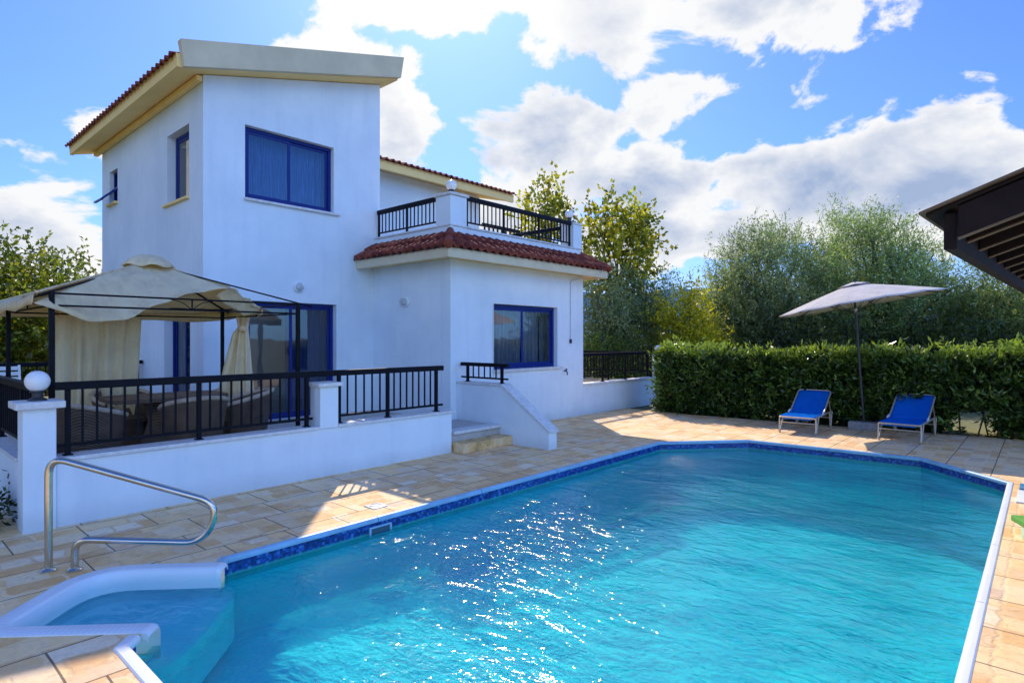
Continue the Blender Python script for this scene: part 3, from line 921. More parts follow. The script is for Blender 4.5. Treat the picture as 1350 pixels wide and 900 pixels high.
def window(fm, u0, u1, v0, v1, recess, split, curtain, name='window', sill=True, gap=(), fw=0.055, split_at=0.5, sillw=0.06, rev=False):
    """sliding window: frame > sash panes, curtain, sill"""
    mb = MB()
    def fbox(mb, a, b, c, d, w0, w1):
        mb.add([fm(u, v, w) for w in (w0, w1) for v in (c, d) for u in (a, b)], [(0, 2, 3, 1), (4, 5, 7, 6), (0, 1, 5, 4), (1, 3, 7, 5), (3, 2, 6, 7), (2, 0, 4, 6)])
    w0, w1 = recess, recess + 0.07
    fbox(mb, u0, u1, v0, v0 + fw, w0, w1)
    fbox(mb, u0, u1, v1 - fw, v1, w0, w1)
    fbox(mb, u0, u0 + fw, v0 + fw, v1 - fw, w0, w1)
    fbox(mb, u1 - fw, u1, v0 + fw, v1 - fw, w0, w1)
    fr = obj(name, mb, M['blue'], villa, smooth=False, bev=0.004)
    us = [u0 + fw] + ([u0 + (u1 - u0) * split_at] if split else []) + [u1 - fw]
    for i in range(len(us) - 1):
        a, b = us[i], us[i + 1]
        o = 0.012 + 0.022 * (i % 2)
        s = 0.05
        if i: a -= s / 2
        if i < len(us) - 2: b += s / 2
        mb = MB()
        c, d = v0 + fw + 0.001, v1 - fw - 0.001
        fbox(mb, a, b, c, c + s, w0 + o, w0 + o + 0.02)
        fbox(mb, a, b, d - s, d, w0 + o, w0 + o + 0.02)
        fbox(mb, a, a + s, c + s, d - s, w0 + o, w0 + o + 0.02)
        fbox(mb, b - s, b, c + s, d - s, w0 + o, w0 + o + 0.02)
        obj('sash', mb, M['blue'], fr, smooth=False, bev=0.003)
        mb = MB()
        mb.add([fm(a + s, c + s, w0 + o + 0.01), fm(b - s, c + s, w0 + o + 0.01), fm(b - s, d - s, w0 + o + 0.01), fm(a + s, d - s, w0 + o + 0.01)], [(0, 1, 2, 3)])
        obj('pane', mb, M['glass'], fr, smooth=False)
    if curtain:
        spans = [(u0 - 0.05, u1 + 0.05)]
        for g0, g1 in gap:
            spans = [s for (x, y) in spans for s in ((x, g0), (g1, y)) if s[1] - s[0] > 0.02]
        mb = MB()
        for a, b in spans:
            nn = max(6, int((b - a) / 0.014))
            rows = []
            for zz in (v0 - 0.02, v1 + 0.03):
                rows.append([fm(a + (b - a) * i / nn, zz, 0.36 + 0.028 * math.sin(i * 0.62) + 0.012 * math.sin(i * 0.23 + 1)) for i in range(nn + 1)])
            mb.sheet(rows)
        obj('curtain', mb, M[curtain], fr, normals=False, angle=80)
    if sill:
        mb = MB()
        fbox(mb, u0 - 0.03, u1 + 0.12, v0 - 0.048, v0 - 0.004, -sillw, recess + 0.03)
        obj('sill', mb, M['cap'] if not rev else M['soffit'], fr, smooth=False, bev=0.006)
    return fr
window(FX(TY0), 4.597, 6.303, 4.197, 5.453, 0.10, True, 'lace')
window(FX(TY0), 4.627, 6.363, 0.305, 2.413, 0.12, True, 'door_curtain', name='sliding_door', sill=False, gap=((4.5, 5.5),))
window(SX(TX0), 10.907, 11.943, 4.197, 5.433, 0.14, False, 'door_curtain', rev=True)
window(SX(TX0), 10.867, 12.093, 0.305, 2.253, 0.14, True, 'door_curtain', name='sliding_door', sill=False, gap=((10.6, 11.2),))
window(FX(WY0), 8.357, 10.378, 1.157, 2.433, 0.10, True, 'brown_curtain', gap=((9.13, 9.2), (10.1, 10.2)), fw=0.06, split_at=0.48)
# small bathroom window with its sash tilted open
fr = obj('window', MB().box(3.98, 4.04, 14.945, 14.985, 4.735, 5.445).box(3.98, 4.04, 15.475, 15.515, 4.735, 5.445).box(3.981, 4.039, 14.985, 15.475, 4.735, 4.775).box(3.981, 4.039, 14.985, 15.475, 5.405, 5.445), M['blue'], villa, smooth=False)
mb = MB()
a = Vector((3.97, 14.95, 5.07)); b = Vector((3.62, 14.95, 4.74)); e = Vector((0, 0.56, 0))
mb.bar(a, b, 0.045, 0.03).bar(a + e, b + e, 0.045, 0.03).bar(a, a + e, 0.045, 0.03).bar(b, b + e, 0.045, 0.03)
obj('tilted_sash', mb, M['blue'], fr, smooth=False)
obj('pane', MB().add([a, b, b + e, a + e], [(0, 1, 2, 3)]), M['glass'], fr, smooth=False)
obj('sill', MB().box(3.83, 4.0, 14.9, 15.56, 4.68, 4.728), M['soffit'], fr, smooth=False, bev=0.005)
# small fittings on the walls
obj('junction_box', MB().box(7.392, 7.46, 10.42, 10.62, 5.70, 6.22), M['white_plastic'], villa, bev=0.01)
pts = fillet([(10.844, 7.945, 1.73), (10.844, 7.945, 3.06), (11.15, 7.93, 3.13), (11.45, 7.535, 3.24), (11.5, 7.50, 3.38)], 0.06, 4)
cb = obj('cable', MB().tube(pts, 0.008, 6), M['grey_lamp'], villa)
obj('junction_box', MB().box(10.815, 10.875, 7.925, 7.958, 1.66, 1.75), M['dark_plastic'], villa, bev=0.006)
obj('outdoor_tap', MB().tube([(10.62, 7.96, 1.05), (10.62, 7.90, 1.05), (10.62, 7.87, 1.02), (10.62, 7.87, 0.96)], 0.014, 8).box(10.60, 10.64, 7.885, 7.905, 1.06, 1.10), M['dark_plastic'], villa)
pts = fillet([(8.335, 7.945, 2.44), (8.335, 7.945, 1.05), (8.335, 7.945, 0.98)], 0.03, 3)
obj('cable', MB().tube(pts, 0.007, 6), M['cap'], villa)

# lamps on the walls
def wall_lamp(p, axis, label, oval=False):
    t = thing('wall_lamp', p, label, 'lamp')
    a = Vector(axis).normalized()
    u = a.cross(Vector((0, 0, 1))).normalized()
    z = Vector((0, 0, 1))
    def ring(prof, n=20):
        mb = MB()
        vs = []
        for r, h in prof:
            for k in range(n):
                c, s = math.cos(2 * PI * k / n), math.sin(2 * PI * k / n)
                vs.append(Vector(p) + a * h + u * (r * c * (1.35 if oval else 1)) + z * (r * s))
        fs = [(i * n + k, i * n + (k + 1) % n, (i + 1) * n + (k + 1) % n, (i + 1) * n + k) for i in range(len(prof) - 1) for k in range(n)]
        fs.append(tuple((len(prof) - 1) * n + k for k in range(n)))
        fs.append(tuple(reversed(range(n))))
        return mb.add(vs, fs)
    obj('housing', ring([(0.10, 0.002), (0.10, 0.03), (0.09, 0.045), (0.075, 0.045)]), M['white_plastic'], t)
    obj('glass', ring([(0.075, 0.046), (0.072, 0.07), (0.055, 0.10), (0.02, 0.115)]), M['grey_lamp'], t)
    mb = MB()
    mb.tube([Vector(p) + a * 0.118 + z * 0.08, Vector(p) + a * 0.122, Vector(p) + a * 0.118 - z * 0.08], 0.006, 6)
    obj('guard', mb, M['grey_lamp'], t)
wall_lamp((5.57, 10.3, 2.71), (0, -1, 0), 'small round bulkhead lamp on the tower wall above the sliding door')
wall_lamp((7.234, 9.25, 2.47), (-1, 0, 0), 'small oval bulkhead lamp on the side wall under the balcony eave', True)

def globe_lamp(x, y, z, r, label):
    t = thing('globe_lamp', (x, y, z), label, 'lamp', )
    obj('base', MB().lathe([(r * 0.75, 0), (r * 0.75, r * 0.15), (r * 0.42, r * 0.3), (r * 0.42, r * 0.75), (r * 0.62, r * 0.82), (r * 0.62, r * 0.95)], 20, (x, y, z)), M['dark_plastic'], t)
    prof = [(r * math.sin(a), z_ + r * 1.82) for a, z_ in [(PI * k / 14, -r * math.cos(PI * k / 14)) for k in range(1, 14)]]
    prof = [(0.02, r * 0.822)] + prof + [(0.004, r * 2.82)]
    obj('globe', MB().lathe(prof, 28, (x, y, z)), M['globe'], t, angle=80)
globe_lamp(1.175, 6.95, 1.182, 0.098, 'white globe lamp on the gatepost nearest the pool handrail')
globe_lamp(PX0 + 0.2, PY0 + 0.2, 4.412, 0.10, 'white globe lamp on the balcony corner pier beside the tower')
globe_lamp(PX1 - 0.12, PY0 + 0.26, 4.47, 0.10, 'white globe lamp on the right end pier of the balcony')
globe_lamp(14.95, 7.98, 1.33, 0.09, 'white globe lamp peeking over the left end of the hedge')

# ------------------------------------------------------------------ terrace
obj_floor = MB().prism([(1.3, 7.08), (6.30, 7.08), (6.30, 6.9), (7.37, 6.9), (7.37, 7.955), (7.23, 7.955), (7.23, 10.298), (3.898, 10.298), (3.898, 13.2), (1.3, 13.2)], XY, -0.03, 0.30)
tag(obj('terrace_floor', obj_floor, M['floor_tile'], smooth=False), kind='structure')
tw = thing('terrace_wall', (3.6, 6.95, 0), 'low white terrace wall with stone cap and two square piers', 'wall')
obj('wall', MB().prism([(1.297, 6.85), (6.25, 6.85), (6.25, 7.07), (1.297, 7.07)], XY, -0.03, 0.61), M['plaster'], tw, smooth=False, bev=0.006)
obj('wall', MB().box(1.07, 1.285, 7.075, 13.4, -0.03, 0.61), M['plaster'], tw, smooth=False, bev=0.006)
obj('cap', MB().box(1.30, 3.985, 6.815, 7.10, 0.612, 0.648), M['cap'], tw, smooth=False, bev=0.006)
obj('cap', MB().box(4.255, 6.30, 6.815, 7.10, 0.612, 0.648), M['cap'], tw, smooth=False, bev=0.006)
obj('cap', MB().box(1.035, 1.32, 7.105, 13.4, 0.612, 0.648), M['cap'], tw, smooth=False, bev=0.006)
pier(1.05, 1.295, 6.825, 7.072, -0.03, 1.115, parent=tw, capo=0.06, caph=0.067)
pier(3.99, 4.25, 6.825, 7.072, 0.612, 1.145, parent=tw, capo=0.05, caph=0.05)

def railing(a, b, ztop, zbot, label, posts, spacing=0.12, foot=None, hw=0.07, hh=0.07, name='railing', group=None, gaps=(), bot=0.03, bal=0.018, postw=0.042):
    a, b = Vector((*a, 0)), Vector((*b, 0))
    L = (b - a).length
    d = (b - a).normalized()
    t = thing(name, (a.x, a.y, foot if foot is not None else zbot), label, 'railing', group)
    z = Vector((0, 0, 1))
    foot = zbot - 0.1 if foot is None else foot
    obj('handrail', MB().bar(a + z * (ztop - hh / 2), b + z * (ztop - hh / 2), hw, hh), M['rail'], t, smooth=False, bev=0.008)
    cuts = [0] + [x for g in gaps for x in g] + [L]
    for i in range(0, len(cuts), 2):
        obj('bottom_rail', MB().bar(a + d * cuts[i] + z * zbot, a + d * cuts[i + 1] + z * zbot, 0.03, bot), M['rail'], t, smooth=False, bev=0.004)
    ps = list(posts)
    for s in ps:
        p = a + d * s
        mb = MB().bar(p + z * (foot + 0.001), p + z * (ztop - hh), postw, postw, up=d)
        mb.bar(p + z * (foot + 0.001), p + z * (foot + 0.012), 0.075, 0.075, up=d)
        obj('post', mb, M['rail'], t, smooth=False)
    ends = sorted(set([0] + ps + [L]))
    first = None
    for s0, s1 in zip(ends[:-1], ends[1:]):
        k = max(1, round((s1 - s0) / spacing))
        for i in range(1, k):
            s = s0 + (s1 - s0) * i / k
            if any(g0 - 0.02 < s < g1 + 0.02 for g0, g1 in gaps):
                continue
            p = a + d * s
            obj('baluster', MB().bar(p + z * (zbot + bot / 2), p + z * (ztop - hh), bal, bal, up=d), M['rail'], t, smooth=False)
    return t
railing((1.30, 6.93), (6.13, 6.93), 1.345, 0.745, 'long black metal railing along the front terrace wall above the pool deck', [0.10, 1.28, 2.56, 3.02, 3.80, 4.70], foot=0.648, gaps=((2.64, 2.97),), hh=0.075)
railing((1.17, 7.10), (1.17, 13.3), 1.33, 0.745, 'black metal railing running back along the left side of the terrace', [0.5, 1.7, 2.9, 4.1, 5.3, 6.1], foot=0.648)
railing((1.2, 13.25), (3.88, 13.25), 1.34, 0.75, 'black metal railing across the back of the terrace behind the gazebo', [0.3, 1.4, 2.6], foot=0.30)
# stair: sloping side wall, two steps, short railing
sw = thing('stair_wall', (7.44, 6.9, 0), 'white stair wall with sloping stone cap beside the entrance steps', 'wall')
SXW = 7.385
obj('wall', MB().prism([(5.83, -0.03), (7.957, -0.03), (7.957, 0.95), (6.86, 0.95), (5.83, 0.265)], lambda u, v, w: (SXW + w, u, v), 0, 0.20), M['plaster'], sw, smooth=False, bev=0.006)
obj('cap', MB().prism([(5.80, 0.262), (6.85, 0.955), (7.956, 0.952), (7.956, 0.987), (6.84, 0.992), (5.80, 0.298)], lambda u, v, w: (SXW - 0.022 + w, u, v), 0, 0.245), M['cap'], sw, smooth=False, bev=0.005)
railing((7.47, 7.92), (7.47, 6.78), 1.335, 1.07, 'short black railing on top of the white stair wall', [0.16, 1.0], spacing=0.13, foot=0.988, hh=0.065)
st = thing('entrance_steps', (6.8, 6.7, 0), 'two stone steps up to the terrace beside the sloping wall', 'steps')
obj('step', MB().box(6.27, SXW - 0.003, 6.60, 6.897, 0.001, 0.15), M['step'], st, smooth=False, bev=0.01)
obj('step', MB().box(6.302, SXW - 0.003, 6.845, 7.1, 0.262, 0.312), M['cap'], st, smooth=False, bev=0.008)
# balcony railings
railing((7.33, 10.28), (7.33, 8.42), 4.40, 3.93, 'dark balcony railing between the tower and the corner pier', [0.03, 0.95], spacing=0.115, foot=3.836, hh=0.085, postw=0.036)
railing((7.69, 8.05), (10.98, 8.05), 4.42, 3.93, 'long dark balcony railing above the tiled skirt of the wing', [0.03, 1.05, 2.15, 3.25], spacing=0.115, foot=3.836, hh=0.085, postw=0.036)
railing((11.2, 8.36), (11.2, 12.9), 4.40, 3.93, 'dark balcony railing along the far right side of the balcony', [0.1, 1.6, 3.1, 4.4], spacing=0.115, foot=3.836, hh=0.085, postw=0.036)
# folded table seen through the balcony railing
bt = thing('balcony_bench', (9.9, 9.3, 3.45), 'dark slatted bench seen through the balcony railing', 'bench')
mb = MB().bar((9.35, 9.25, 4.28), (10.6, 9.25, 4.28), 0.05, 0.07).bar((9.35, 9.25, 4.08), (10.6, 9.25, 4.08), 0.05, 0.05)
for k in range(9):
    mb.bar((9.42 + k * 0.14, 9.25, 4.08), (9.42 + k * 0.14, 9.25, 4.26), 0.02, 0.04)
obj('backrest', mb, M['timber'], bt, smooth=False)
obj('seat', MB().box(9.35, 10.6, 8.85, 9.22, 3.88, 3.92), M['timber'], bt, smooth=False)
for x in (9.4, 10.55):
    for y in (8.88, 9.25):
        obj('leg', MB().box(x - 0.025, x + 0.025, y - 0.025, y + 0.025, 3.452, 3.878 if y < 9 else 4.08), M['timber'], bt, smooth=False)
# right hand terrace beyond the wing
rw = thing('garden_wall', (13.1, 8.1, 0), 'low white garden wall right of the villa running behind the hedge', 'wall')
obj('wall', MB().box(11.363, 14.82, 7.962, 8.16, -0.03, 0.675), M['plaster'], rw, smooth=False, bev=0.006)
obj('cap', MB().box(11.363, 14.80, 7.925, 8.20, 0.677, 0.722), M['cap'], rw, smooth=False, bev=0.006)
pier(14.82, 15.10, 7.85, 8.13, -0.03, 1.28, parent=rw, capo=0.03)
tag(obj('side_terrace', MB().box(11.363, 15.0, 8.2, 14.0, -0.03, 0.60), M['deck'], smooth=False), kind='structure')
railing((11.40, 8.05), (14.80, 8.05), 1.42, 0.88, 'black railing on the garden wall right of the villa', [0.9, 1.95, 3.3], spacing=0.13, foot=0.723)
railing((14.90, 8.16), (14.05, 10.6), 1.42, 0.88, 'black railing turning back behind the garden wall railing', [0.1, 1.2, 2.4], spacing=0.13, foot=0.60)

# ------------------------------------------------------------------ gazebo with torn canopy
GX0, GX1, GY0, GY1, GZ = 1.33, 3.90, 7.22, 9.55, 0.30
gz = thing('gazebo', (2.6, 8.4, GZ), 'metal framed gazebo with a sagging torn cream canopy on the terrace', 'gazebo')
ZU, ZL = 2.20, 2.08
for x, y in ((GX0, GY0), (GX1, GY0), (GX0, GY1), (GX1, GY1)):
    mb = MB().bar((x, y, GZ + 0.001), (x, y, ZU + 0.02), 0.045, 0.045, up=(1, 0, 0))
    mb.bar((x, y, GZ + 0.001), (x, y, GZ + 0.015), 0.13, 0.13, up=(1, 0, 0))
    obj('post', mb, M['rail'], gz, smooth=False, bev=0.004)
cor = [(GX0, GY0), (GX1, GY0), (GX1, GY1), (GX0, GY1)]
for i in range(4):
    a, b = cor[i], cor[(i + 1) % 4]
    mb = MB()
    for zz in (ZU, ZL):
        mb.tube([(*a, zz), (*b, zz)], 0.011, 6)
    mid = ((a[0] + b[0]) / 2, (a[1] + b[1]) / 2)
    mb.tube([(*mid, ZU), (*mid, ZL)], 0.008, 6)
    for sgn in (-1, 1):
        dx, dy = (b[0] - a[0]) * 0.1 * sgn, (b[1] - a[1]) * 0.1 * sgn
        pts = curve_pts([(mid[0], mid[1], ZL), (mid[0] + dx * 0.4, mid[1] + dy * 0.4, (ZU + ZL) / 2 + 0.02), (mid[0] + dx, mid[1] + dy, ZU)], 4)
        mb.tube(pts, 0.005, 5)
    obj('beam', mb, M['rail'], gz)
PK = Vector((2.52, 8.36, 2.72))
mb = MB()
for x, y in cor:
    c = Vector((x, y, ZU + 0.02))
    e = c + (c - PK) * 0.10
    mb.tube([PK + Vector((0, 0, -0.03)), e], 0.011, 6)
obj('rafter', mb, M['rail'], gz)
# canopy: four cloth panels; the front right corner has come off and is bunched inwards
def canopy():
    hub = 0.10
    def lerp(a, b, t): return a + (b - a) * t
    c0 = Vector((GX0 - 0.16, GY0 - 0.13, ZU - 0.02))
    c1 = Vector((GX1 - 0.62, GY0 + 0.52, ZU + 0.20))         # pulled off its corner
    c1b = Vector((GX1 - 0.02, GY0 + 0.95, ZU - 0.01))
    c2 = Vector((GX1 + 0.16, GY1 + 0.14, ZU - 0.02))
    c3 = Vector((GX0 - 0.16, GY1 + 0.14, ZU - 0.02))
    mb = MB()
    rnd = np.random.default_rng(4)
    def panel(A, B, sag, belly, nu=26, nv=20, seed=0, drop=None):
        grid = []
        for j in range(nv + 1):
            t = j / nv
            row = []
            for i in range(nu + 1):
                s = i / nu
                tt = 0.03 + 0.97 * t
                p = PK.lerp(A, tt).lerp(PK.lerp(B, tt), s)
                w = math.sin(PI * s)
                p = p + Vector((0, 0, -belly * w * math.sin(PI * tt) - sag * w ** 1.3 * tt ** 2.2))
                wr = 0.026 * math.sin(9 * s + 14 * tt * (1 - s) + seed) * tt * w + 0.016 * math.sin(31 * s - 9 * tt + seed * 2) * tt * w
                p = p + Vector((0, 0, wr))
                if drop:
                    p = drop(s, tt, p)
                row.append(p)
            grid.append(row)
        mb.sheet(grid)
    def front_drop(s, t, p):
        # loose belly hanging below the front beam on its left half
        k = math.exp(-((s - 0.30) / 0.27) ** 2) * max(0, (t - 0.45) / 0.55) ** 1.5
        return p + Vector((0.0, 0.05 * k, -0.31 * k))
    panel(c0, c1, 0.02, 0.03, seed=0.4, drop=front_drop, nu=34)
    panel(c1, c1b, 0.05, 0.10, seed=1.7, nu=20)
    panel(c1b, c2, 0.03, 0.03, seed=2.9)
    panel(c2, c3, 0.06, 0.03, seed=4.1)
    panel(c3, c0, 0.03, 0.03, seed=5.3)
    # hanging valance on left and back edges
    def skirt(A, B, h, n=24, seed=0):
        top, bot = [], []
        for i in range(n + 1):
            s = i / n
            p = A.lerp(B, s) + Vector((0, 0, -0.03 * math.sin(PI * s)))
            top.append(p)
            bot.append(p + Vector((0.012 * math.sin(s * 22 + seed), 0.012 * math.cos(s * 19 + seed), -h + 0.015 * math.sin(s * 15 + seed))))
        mb.sheet([top, bot])
    skirt(c3, c0, 0.10, seed=1)
    skirt(c2, c3, 0.14, seed=2)
    skirt(c1b, c2, 0.10, seed=3)
    # bunched fold where the corner came loose
    g = []
    for j in range(9):
        t = j / 8
        row = []
        for i in range(15):
            s = i / 14
            p = c1.lerp(c1b, s)
            row.append(p + Vector((-0.16 * t * (1 - s) + 0.02 * math.sin(s * 16), 0.10 * t, -0.17 * t * (0.6 + 0.5 * math.sin(PI * s)) + 0.02 * math.sin(s * 13 + t * 3))))
        g.append(row)
    mb.sheet(g)
    cn = obj('canopy', mb, M['canvas'], gz, normals=False, angle=70, solid=0.003)
    sm = MB()
    for c in (c0, c1, c2, c3):
        sm.tube([PK.lerp(c, 0.05 + 0.93 * k / 10) + Vector((0, 0, 0.006)) for k in range(11)], 0.009, 5)
    obj('seam_binding', sm, M['curtain'], cn)
    return cn
canopy()
mb = MB()
grid = []
for j in range(7):
    t = j / 6
    row = []
    for i in range(29):
        a = 2 * PI * i / 28
        r = 0.05 + 0.25 * t * (1 + 0.08 * math.sin(4 * a + 0.5))
        row.append(PK + Vector((r * math.cos(a), r * math.sin(a), 0.075 - 0.15 * t ** 2.2 + 0.018 * t * math.sin(7 * a + 1))))
    grid.append(row)
mb.sheet(grid)
mb.add(grid[0][:-1], [tuple(range(28))])
obj('vent_cap', mb, M['canvas'], gz, normals=False, angle=70, solid=0.003)

def drape(name, label, x0, y0, x1, y1, z0, z1, wid_fn, folds, seed, amp=0.035):
    mb = MB()
    a, b = Vector((x0, y0, 0)), Vector((x1, y1, 0))
    d = (b - a)
    nr = Vector((-d.y, d.x, 0)).normalized()
    grid = []
    nu, nv = 70, 22
    for j in range(nv + 1):
        t = j / nv
        z = z1 + (z0 - z1) * t
        lo, hi = wid_fn(t)
        row = []
        for i in range(nu + 1):
            s = i / nu
            u = lo + (hi - lo) * s
            am = amp * (0.6 + 0.5 * t)
            row.append(a + d * u + nr * (am * math.sin(s * folds * 2 * PI + seed + 0.8 * math.sin(t * 2)) + 0.4 * am * math.sin(s * folds * 3.3 * PI + seed * 2 + t * 1.5)) + Vector((0, 0, z + 0.02 * math.sin(s * 9 + seed) * t)))
        grid.append(row)
    mb.sheet(grid)
    t_ = thing(name, (x0, y0, z0), label, 'curtain')
    obj('cloth', mb, M['curtain'], t_, normals=False, angle=80)
    return t_
t_ = drape('gazebo_curtain', 'wide cream curtain with rusty stains hanging at the left of the gazebo', GX0 + 0.47, GY1 - 0.0, GX0 + 1.46, GY1, 0.52, 2.06, lambda t: (0.0 + 0.01 * t, 1.0 - 0.06 * t), 6, 0.3)
mb = MB()
for k in range(9):
    x = GX0 + 0.48 + k * 0.118
    mb.tube([(x + 0.018 * math.cos(a), GY1, 2.078 + 0.02 * math.sin(a)) for a in [i * PI / 5 for i in range(10)]], 0.003, 4, closed=True)
obj('ring', mb, M['rail'], t_)
t_ = drape('gazebo_curtain', 'cream curtain knotted and hanging loose at the right of the gazebo', GX1 - 0.60, GY0 + 1.55, GX1 + 0.15, GY0 + 0.95, 0.48, 2.06,
      lambda t: (0.50 - 0.40 * t ** 0.8, 0.62 + 0.14 * t) if t > 0.12 else (0.46 + 0.3 * t, 0.66 - 0.3 * t), 3.0, 1.1, 0.04)
obj('knot', MB().lathe([(0.02, -0.05), (0.055, -0.03), (0.065, 0.0), (0.05, 0.035), (0.02, 0.05)], 14, (GX1 - 0.18, GY0 + 1.21, 1.90)), M['curtain'], t_)

# ------------------------------------------------------------------ rattan furniture
def tub_chair(label):
    t = thing('rattan_armchair', (0, 0, 0), label, 'armchair', 'rattan armchairs round the terrace table')
    grid, rim = [], []
    n = 30
    for j in range(9):
        h = j / 8
        row = []
        for i in range(n + 1):
            a = R(-125 + 250 * i / n)
            back = 0.5 + 0.5 * math.cos(a * 0.75)
            top = 0.54 + 0.23 * back ** 1.6
            r = 0.27 + 0.05 * h + 0.05 * h * h * back
            z = 0.06 + (top - 0.06) * h
            row.append((-r * math.cos(a) * 1.02, r * math.sin(a), z))
        grid.append(row)
        if j == 8:
            rim = row
    obj('shell', MB().sheet(grid), M['rattan'], t, normals=False, angle=80, solid=0.03)
    obj('rim', MB().tube(rim, 0.028, 8), M['rattan_rim'], t)
    mb = MB()
    loop = [(0.27 * math.cos(a), 0.27 * math.sin(a)) for a in [2 * PI * k / 24 for k in range(24)]]
    mb.prism(loop, XY, 0.33, 0.40)
    obj('seat', mb, M['rattan'], t, bev=0.01)
    mb = MB()
    mb.lathe([(0.27, 0.0), (0.25, 0.04), (0.24, 0.34)], 24, (0, 0, 0.01))
    obj('base', mb, M['rattan'], t)
    return t
ch = tub_chair('rattan armchair at the left end of the terrace table facing right')
ch.location = (1.80, 7.86, GZ); ch.rotation_euler.z = R(20)
dup(ch, (2.78, 7.62, GZ), R(88), 'rattan armchair with its back to the railing in front of the table')
dup(ch, (3.52, 7.98, GZ), R(160), 'rattan armchair at the right end of the table below the knotted curtain')
dup(ch, (2.50, 9.28, GZ), R(-85), 'rattan armchair behind the table seen between curtain and door')
dup(ch, (3.58, 8.72, GZ), R(190), 'rattan armchair farther back at the right end of the table')
tb = thing('rattan_table', (2.75, 8.45, GZ), 'grey rattan dining table with wide flat top under the gazebo', 'table')
loop = [(2.75 + 0.68 * math.copysign(abs(math.cos(a)) ** 0.35, math.cos(a)), 8.47 + 0.42 * math.copysign(abs(math.sin(a)) ** 0.35, math.sin(a))) for a in [2 * PI * (k + 0.5) / 40 for k in range(40)]]
obj('tabletop', MB().prism(loop, XY, 0.98, 1.03), M['rattan'], tb, bev=0.012)
obj('pedestal', MB().lathe([(0.34, 0), (0.30, 0.06), (0.20, 0.4), (0.26, 0.679)], 24, (2.75, 8.47, GZ + 0.001)), M['rattan'], tb)
# white garden chair in the far corner of the terrace
wc = thing('garden_chair', (1.62, 12.0, GZ), 'white slatted plastic chair at the far left corner of the terrace', 'chair')
mb = MB()
for k in range(6):
    mb.bar((1.40, 12.22 + 0.02 * k, 0.86 + 0.085 * k), (1.85, 12.22 + 0.02 * k, 0.86 + 0.085 * k), 0.02, 0.06)
mb.bar((1.40, 12.2, 0.74), (1.40, 12.34, 1.33), 0.03, 0.04).bar((1.85, 12.2, 0.74), (1.85, 12.34, 1.33), 0.03, 0.04)
obj('backrest', mb, M['white_plastic'], wc, smooth=False)
obj('seat', MB().box(1.40, 1.85, 11.78, 12.2, 0.70, 0.73), M['white_plastic'], wc, smooth=False, bev=0.01)
for x in (1.42, 1.83):
    for y in (11.8, 12.18):
        obj('leg', MB().bar((x, y, GZ + 0.001), (x, y, 0.70), 0.03, 0.03), M['white_plastic'], wc, smooth=False)
for x in (1.40, 1.85):
    obj('armrest', MB().bar((x, 11.78, 0.92), (x, 12.25, 0.92), 0.05, 0.03).bar((x, 11.8, 0.73), (x, 11.8, 0.92), 0.03, 0.03), M['white_plastic'], wc, smooth=False)

